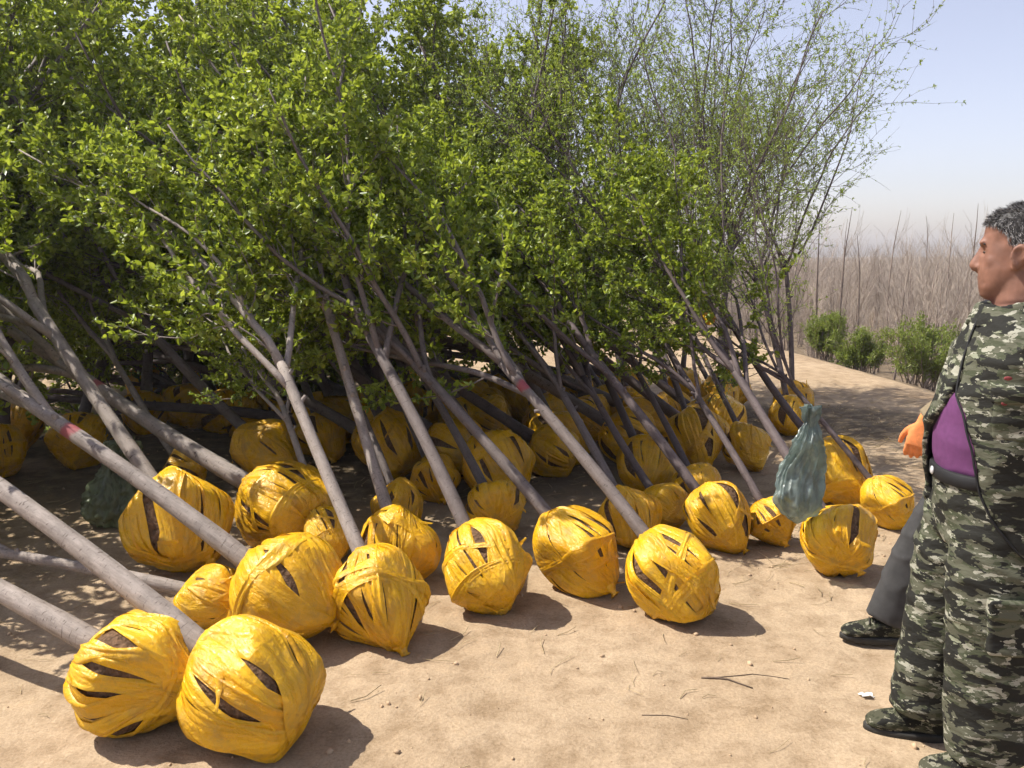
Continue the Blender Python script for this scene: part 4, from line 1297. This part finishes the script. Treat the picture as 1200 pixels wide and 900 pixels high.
# the far mass of the same thicket
def far_thicket():
    rs = np.random.RandomState(8)
    g = Geo()
    for k in range(8500):
        y = rs.uniform(32, 75) ; x = rs.uniform(-0.5, 0.85) * y
        z = float(ground_z(np.array(x), np.array(y)))
        h = rs.uniform(1.8, 3.6) * (0.85 + 0.30 * math.sin(x * 0.35 + y * 0.2) + 0.25 * math.sin(x * 0.11 + 2))
        a = rs.normal() * 0.12; b_ = rs.normal() * 0.12
        P = np.array([(x, y, z - 0.1), (x + a * h * .4, y, z + h * .5), (x + a * h + b_, y, z + h)])
        g.tube(P, [0.016, 0.010, 0.004], 3, False)
        for q in range(3):
            c, d = along(P, rs.uniform(0.3, 0.9))
            e = c + np.array((rs.normal() * 0.4, rs.normal() * 0.3, rs.uniform(0.2, 0.8)))
            g.tube(np.array([c, e]), [0.007, 0.003], 3, False)
    tag(link('far_thicket', g.mesh('far_thicket', M['bare2'])), 'distant leafless thicket fading into the pale sky', 'thicket', kind='stuff')
far_thicket()

# green shrubs at the foot of the bank
def shrub(px, py, depth_d, w, h, label, seed):
    rs = np.random.RandomState(seed)
    p = on_ground(px, py)
    c = np.array((p[0], p[1])) * depth_d
    z = float(ground_z(np.array(c[0]), np.array(c[1])))
    root = empty('shrub', (c[0], c[1], z)); tag(root, label, 'shrub', 'green shrubs at the edge of the sand')
    g = Geo(); LP, LD, LL = [], [], []
    for k in range(34):
        a = rs.uniform(0, 6.28); ang = abs(rs.normal()) * 0.5
        d = (math.sin(ang) * math.cos(a), math.sin(ang) * math.sin(a), math.cos(ang))
        P = grow(rs, (rs.normal() * 0.1, rs.normal() * 0.1, -0.05), d, h * rs.uniform(0.75, 1.1), 6, 0.1, 0.03)
        P[:, :2] *= w / h * 0.75
        g.tube(P, np.linspace(0.009, 0.003, len(P)), 4, False)
        for q in range(13):
            c2, d2 = along(P, rs.uniform(0.3, 1.0))
            P2 = grow(rs, c2, side_dir(rs, d2, 0.6), h * rs.uniform(0.1, 0.28), 3, 0.12, 0.15)
            g.tube(P2, np.linspace(0.004, 0.002, len(P2)), 3, False)
            for m in range(24):
                c3, d3 = along(P2, rs.uniform(0.1, 1)); LP.append(c3 + rs.normal(size=3) * 0.02); LD.append(d3 + rs.normal(size=3) * 0.6); LL.append(rs.uniform(0.025, 0.055))
    link('stems', g.mesh('stems', M['bare']), root)
    tag(link('foliage', leaves_mesh('foliage', np.array(LP), np.array(LD), np.array(LL), M['leaf_shrub'], 0.34, seed), root), kind='stuff')
shrub(968, 418, 1.08, 0.9, 0.78, 'rounded green shrub beside the dark bare trunk at the sand edge', 1)
shrub(1010, 426, 1.09, 0.75, 0.66, 'smaller twiggy shrub between the two rounder green shrubs', 2)
shrub(1078, 447, 1.08, 1.2, 0.85, 'widest green shrub at the sand edge next to the workers', 3)

# ------------------------------------------------------------------ litter on the sand
def clods():
    rs = np.random.RandomState(12)
    g = Geo()
    ico = np.array([(0, 0, 1), (.9, 0, .45), (.28, .85, .45), (-.72, .53, .45), (-.72, -.53, .45), (.28, -.85, .45), (.72, .53, -.45), (-.28, .85, -.45), (-.9, 0, -.45), (-.28, -.85, -.45), (.72, -.53, -.45), (0, 0, -1)], float)
    tri = np.array([(0, 1, 2), (0, 2, 3), (0, 3, 4), (0, 4, 5), (0, 5, 1), (1, 6, 2), (2, 7, 3), (3, 8, 4), (4, 9, 5), (5, 10, 1), (2, 6, 7), (3, 7, 8), (4, 8, 9), (5, 9, 10), (1, 10, 6), (11, 7, 6), (11, 8, 7), (11, 9, 8), (11, 10, 9), (11, 6, 10)])
    for k in range(2600):
        x, y = rs.uniform(-3.5, 4.0), rs.uniform(1.6, 9.0)
        s = 0.002 + 0.011 * rs.rand() ** 5
        z = float(ground_z(np.array(x), np.array(y)))
        g.add(ico * s * rs.uniform(0.6, 1.3, (1, 3)) * (1 + rs.normal(size=(12, 1)) * 0.2) + np.array((x, y, z + s * 0.25)), None, tri)
    tag(link('sand_clods', g.mesh('sand_clods', M['clod'], False)), 'small sandy clods scattered over the bare ground', 'gravel', kind='stuff')
clods()

def straw():
    rs = np.random.RandomState(14)
    g = Geo()
    for k in range(1700):
        m = rs.rand()
        if m < 0.55: x, y = 2.9 + rs.normal() * 1.1, 7.6 + rs.normal() * 1.2
        elif m < 0.75: x, y = 1.6 + rs.normal() * 0.7, 4.6 + rs.normal() * 0.4
        elif m < 0.92: x, y = rs.uniform(-3.5, 1.5), rs.uniform(2.8, 6)
        elif m < 0.95: x, y = rs.uniform(-2, 3.5), rs.uniform(2.2, 5)
        else: continue
        if float(bank(np.array(x), np.array(y))) > -0.3: continue
        z = float(ground_z(np.array(x), np.array(y)))
        a = rs.normal() * 0.8 + 0.3; L = rs.uniform(0.03, 0.13)
        d = np.array((math.cos(a), math.sin(a), 0)) * L
        p = np.array((x, y, z + 0.004))
        g.tube(np.array([p - d / 2, p + np.array((rs.normal() * .01, rs.normal() * .01, 0.006)), p + d / 2 + np.array((0, 0, rs.uniform(0, 0.02)))]), rs.uniform(0.0008, 0.0020), 3, False)
    tag(link('straw_litter', g.mesh('straw_litter', M['straw'])), 'dry straw and twig litter strewn around the pile', 'litter', kind='stuff')
straw()

def stick(px0, py0, px1, py1, r_, label, bend=0.02):
    a, b_ = on_ground(px0, py0), on_ground(px1, py1)
    m = (a + b_) / 2 + np.array((0.01, bend, 0))
    P = np.array([a, (a + m) / 2, m, (b_ + m) / 2, b_])
    P[:, 2] = [float(ground_z(np.array(p[0]), np.array(p[1]))) + r_ * 0.8 for p in P]
    c = P.mean(0)
    g = Geo(); g.tube(P - c, np.linspace(r_, r_ * 0.5, 5), 7)
    o = link('stick', g.mesh('stick', M['stick'])); o.location = c
    tag(o, label, 'stick')
stick(822, 792, 882, 806, 0.0045, 'dark dry stick lying on open sand in front of the shoes')
stick(838, 793, 925, 796, 0.0022, 'thin curved twig lying across the dark dry stick', 0.03)
stick(752, 838, 806, 842, 0.002, 'faint thin twig half sunk in the bare sand', 0.01)

p = on_ground(1016, 815)
rs = np.random.RandomState(4)
V = []
for i in range(5):
    for j in range(4):
        V.append((i * 0.012 - 0.024 + rs.normal() * 0.003, j * 0.010 - 0.015 + rs.normal() * 0.003, 0.006 + abs(rs.normal()) * 0.007))
Q = [(i * 4 + j, i * 4 + j + 1, i * 4 + 5 + j, i * 4 + 4 + j) for i in range(4) for j in range(3)]
g = Geo(); g.add(np.array(V), np.array(Q))
o = link('paper_scrap', g.mesh('paper_scrap', M['white'], False))
o.location = (p[0], p[1], float(ground_z(np.array(p[0]), np.array(p[1]))))
tag(o, 'small crumpled white paper scrap on the sand', 'litter')

# ------------------------------------------------------------------ dusty spring air
m = bpy.data.materials.new('pale_haze')
m.use_nodes = True
m.node_tree.nodes.clear()
mo = m.node_tree.nodes.new('ShaderNodeOutputMaterial')
pv = m.node_tree.nodes.new('ShaderNodeVolumePrincipled')
pv.inputs['Color'].default_value = (0.93, 0.91, 0.92, 1)
pv.inputs['Density'].default_value = 0.0015
pv.inputs['Anisotropy'].default_value = 0.3
m.node_tree.links.new(pv.outputs[0], mo.inputs['Volume'])
x0, x1, y0, y1, z0, z1 = -226, 226, -66, 386, -4.5, 8.0
V = np.array([(x, y, z) for z in (z0, z1) for y in (y0, y1) for x in (x0, x1)], float)
me = mesh_np('haze', V, np.array([(0, 2, 3, 1), (4, 5, 7, 6), (0, 1, 5, 4), (2, 6, 7, 3), (0, 4, 6, 2), (1, 3, 7, 5)]), m, False)
tag(link('haze', me), kind='stuff')
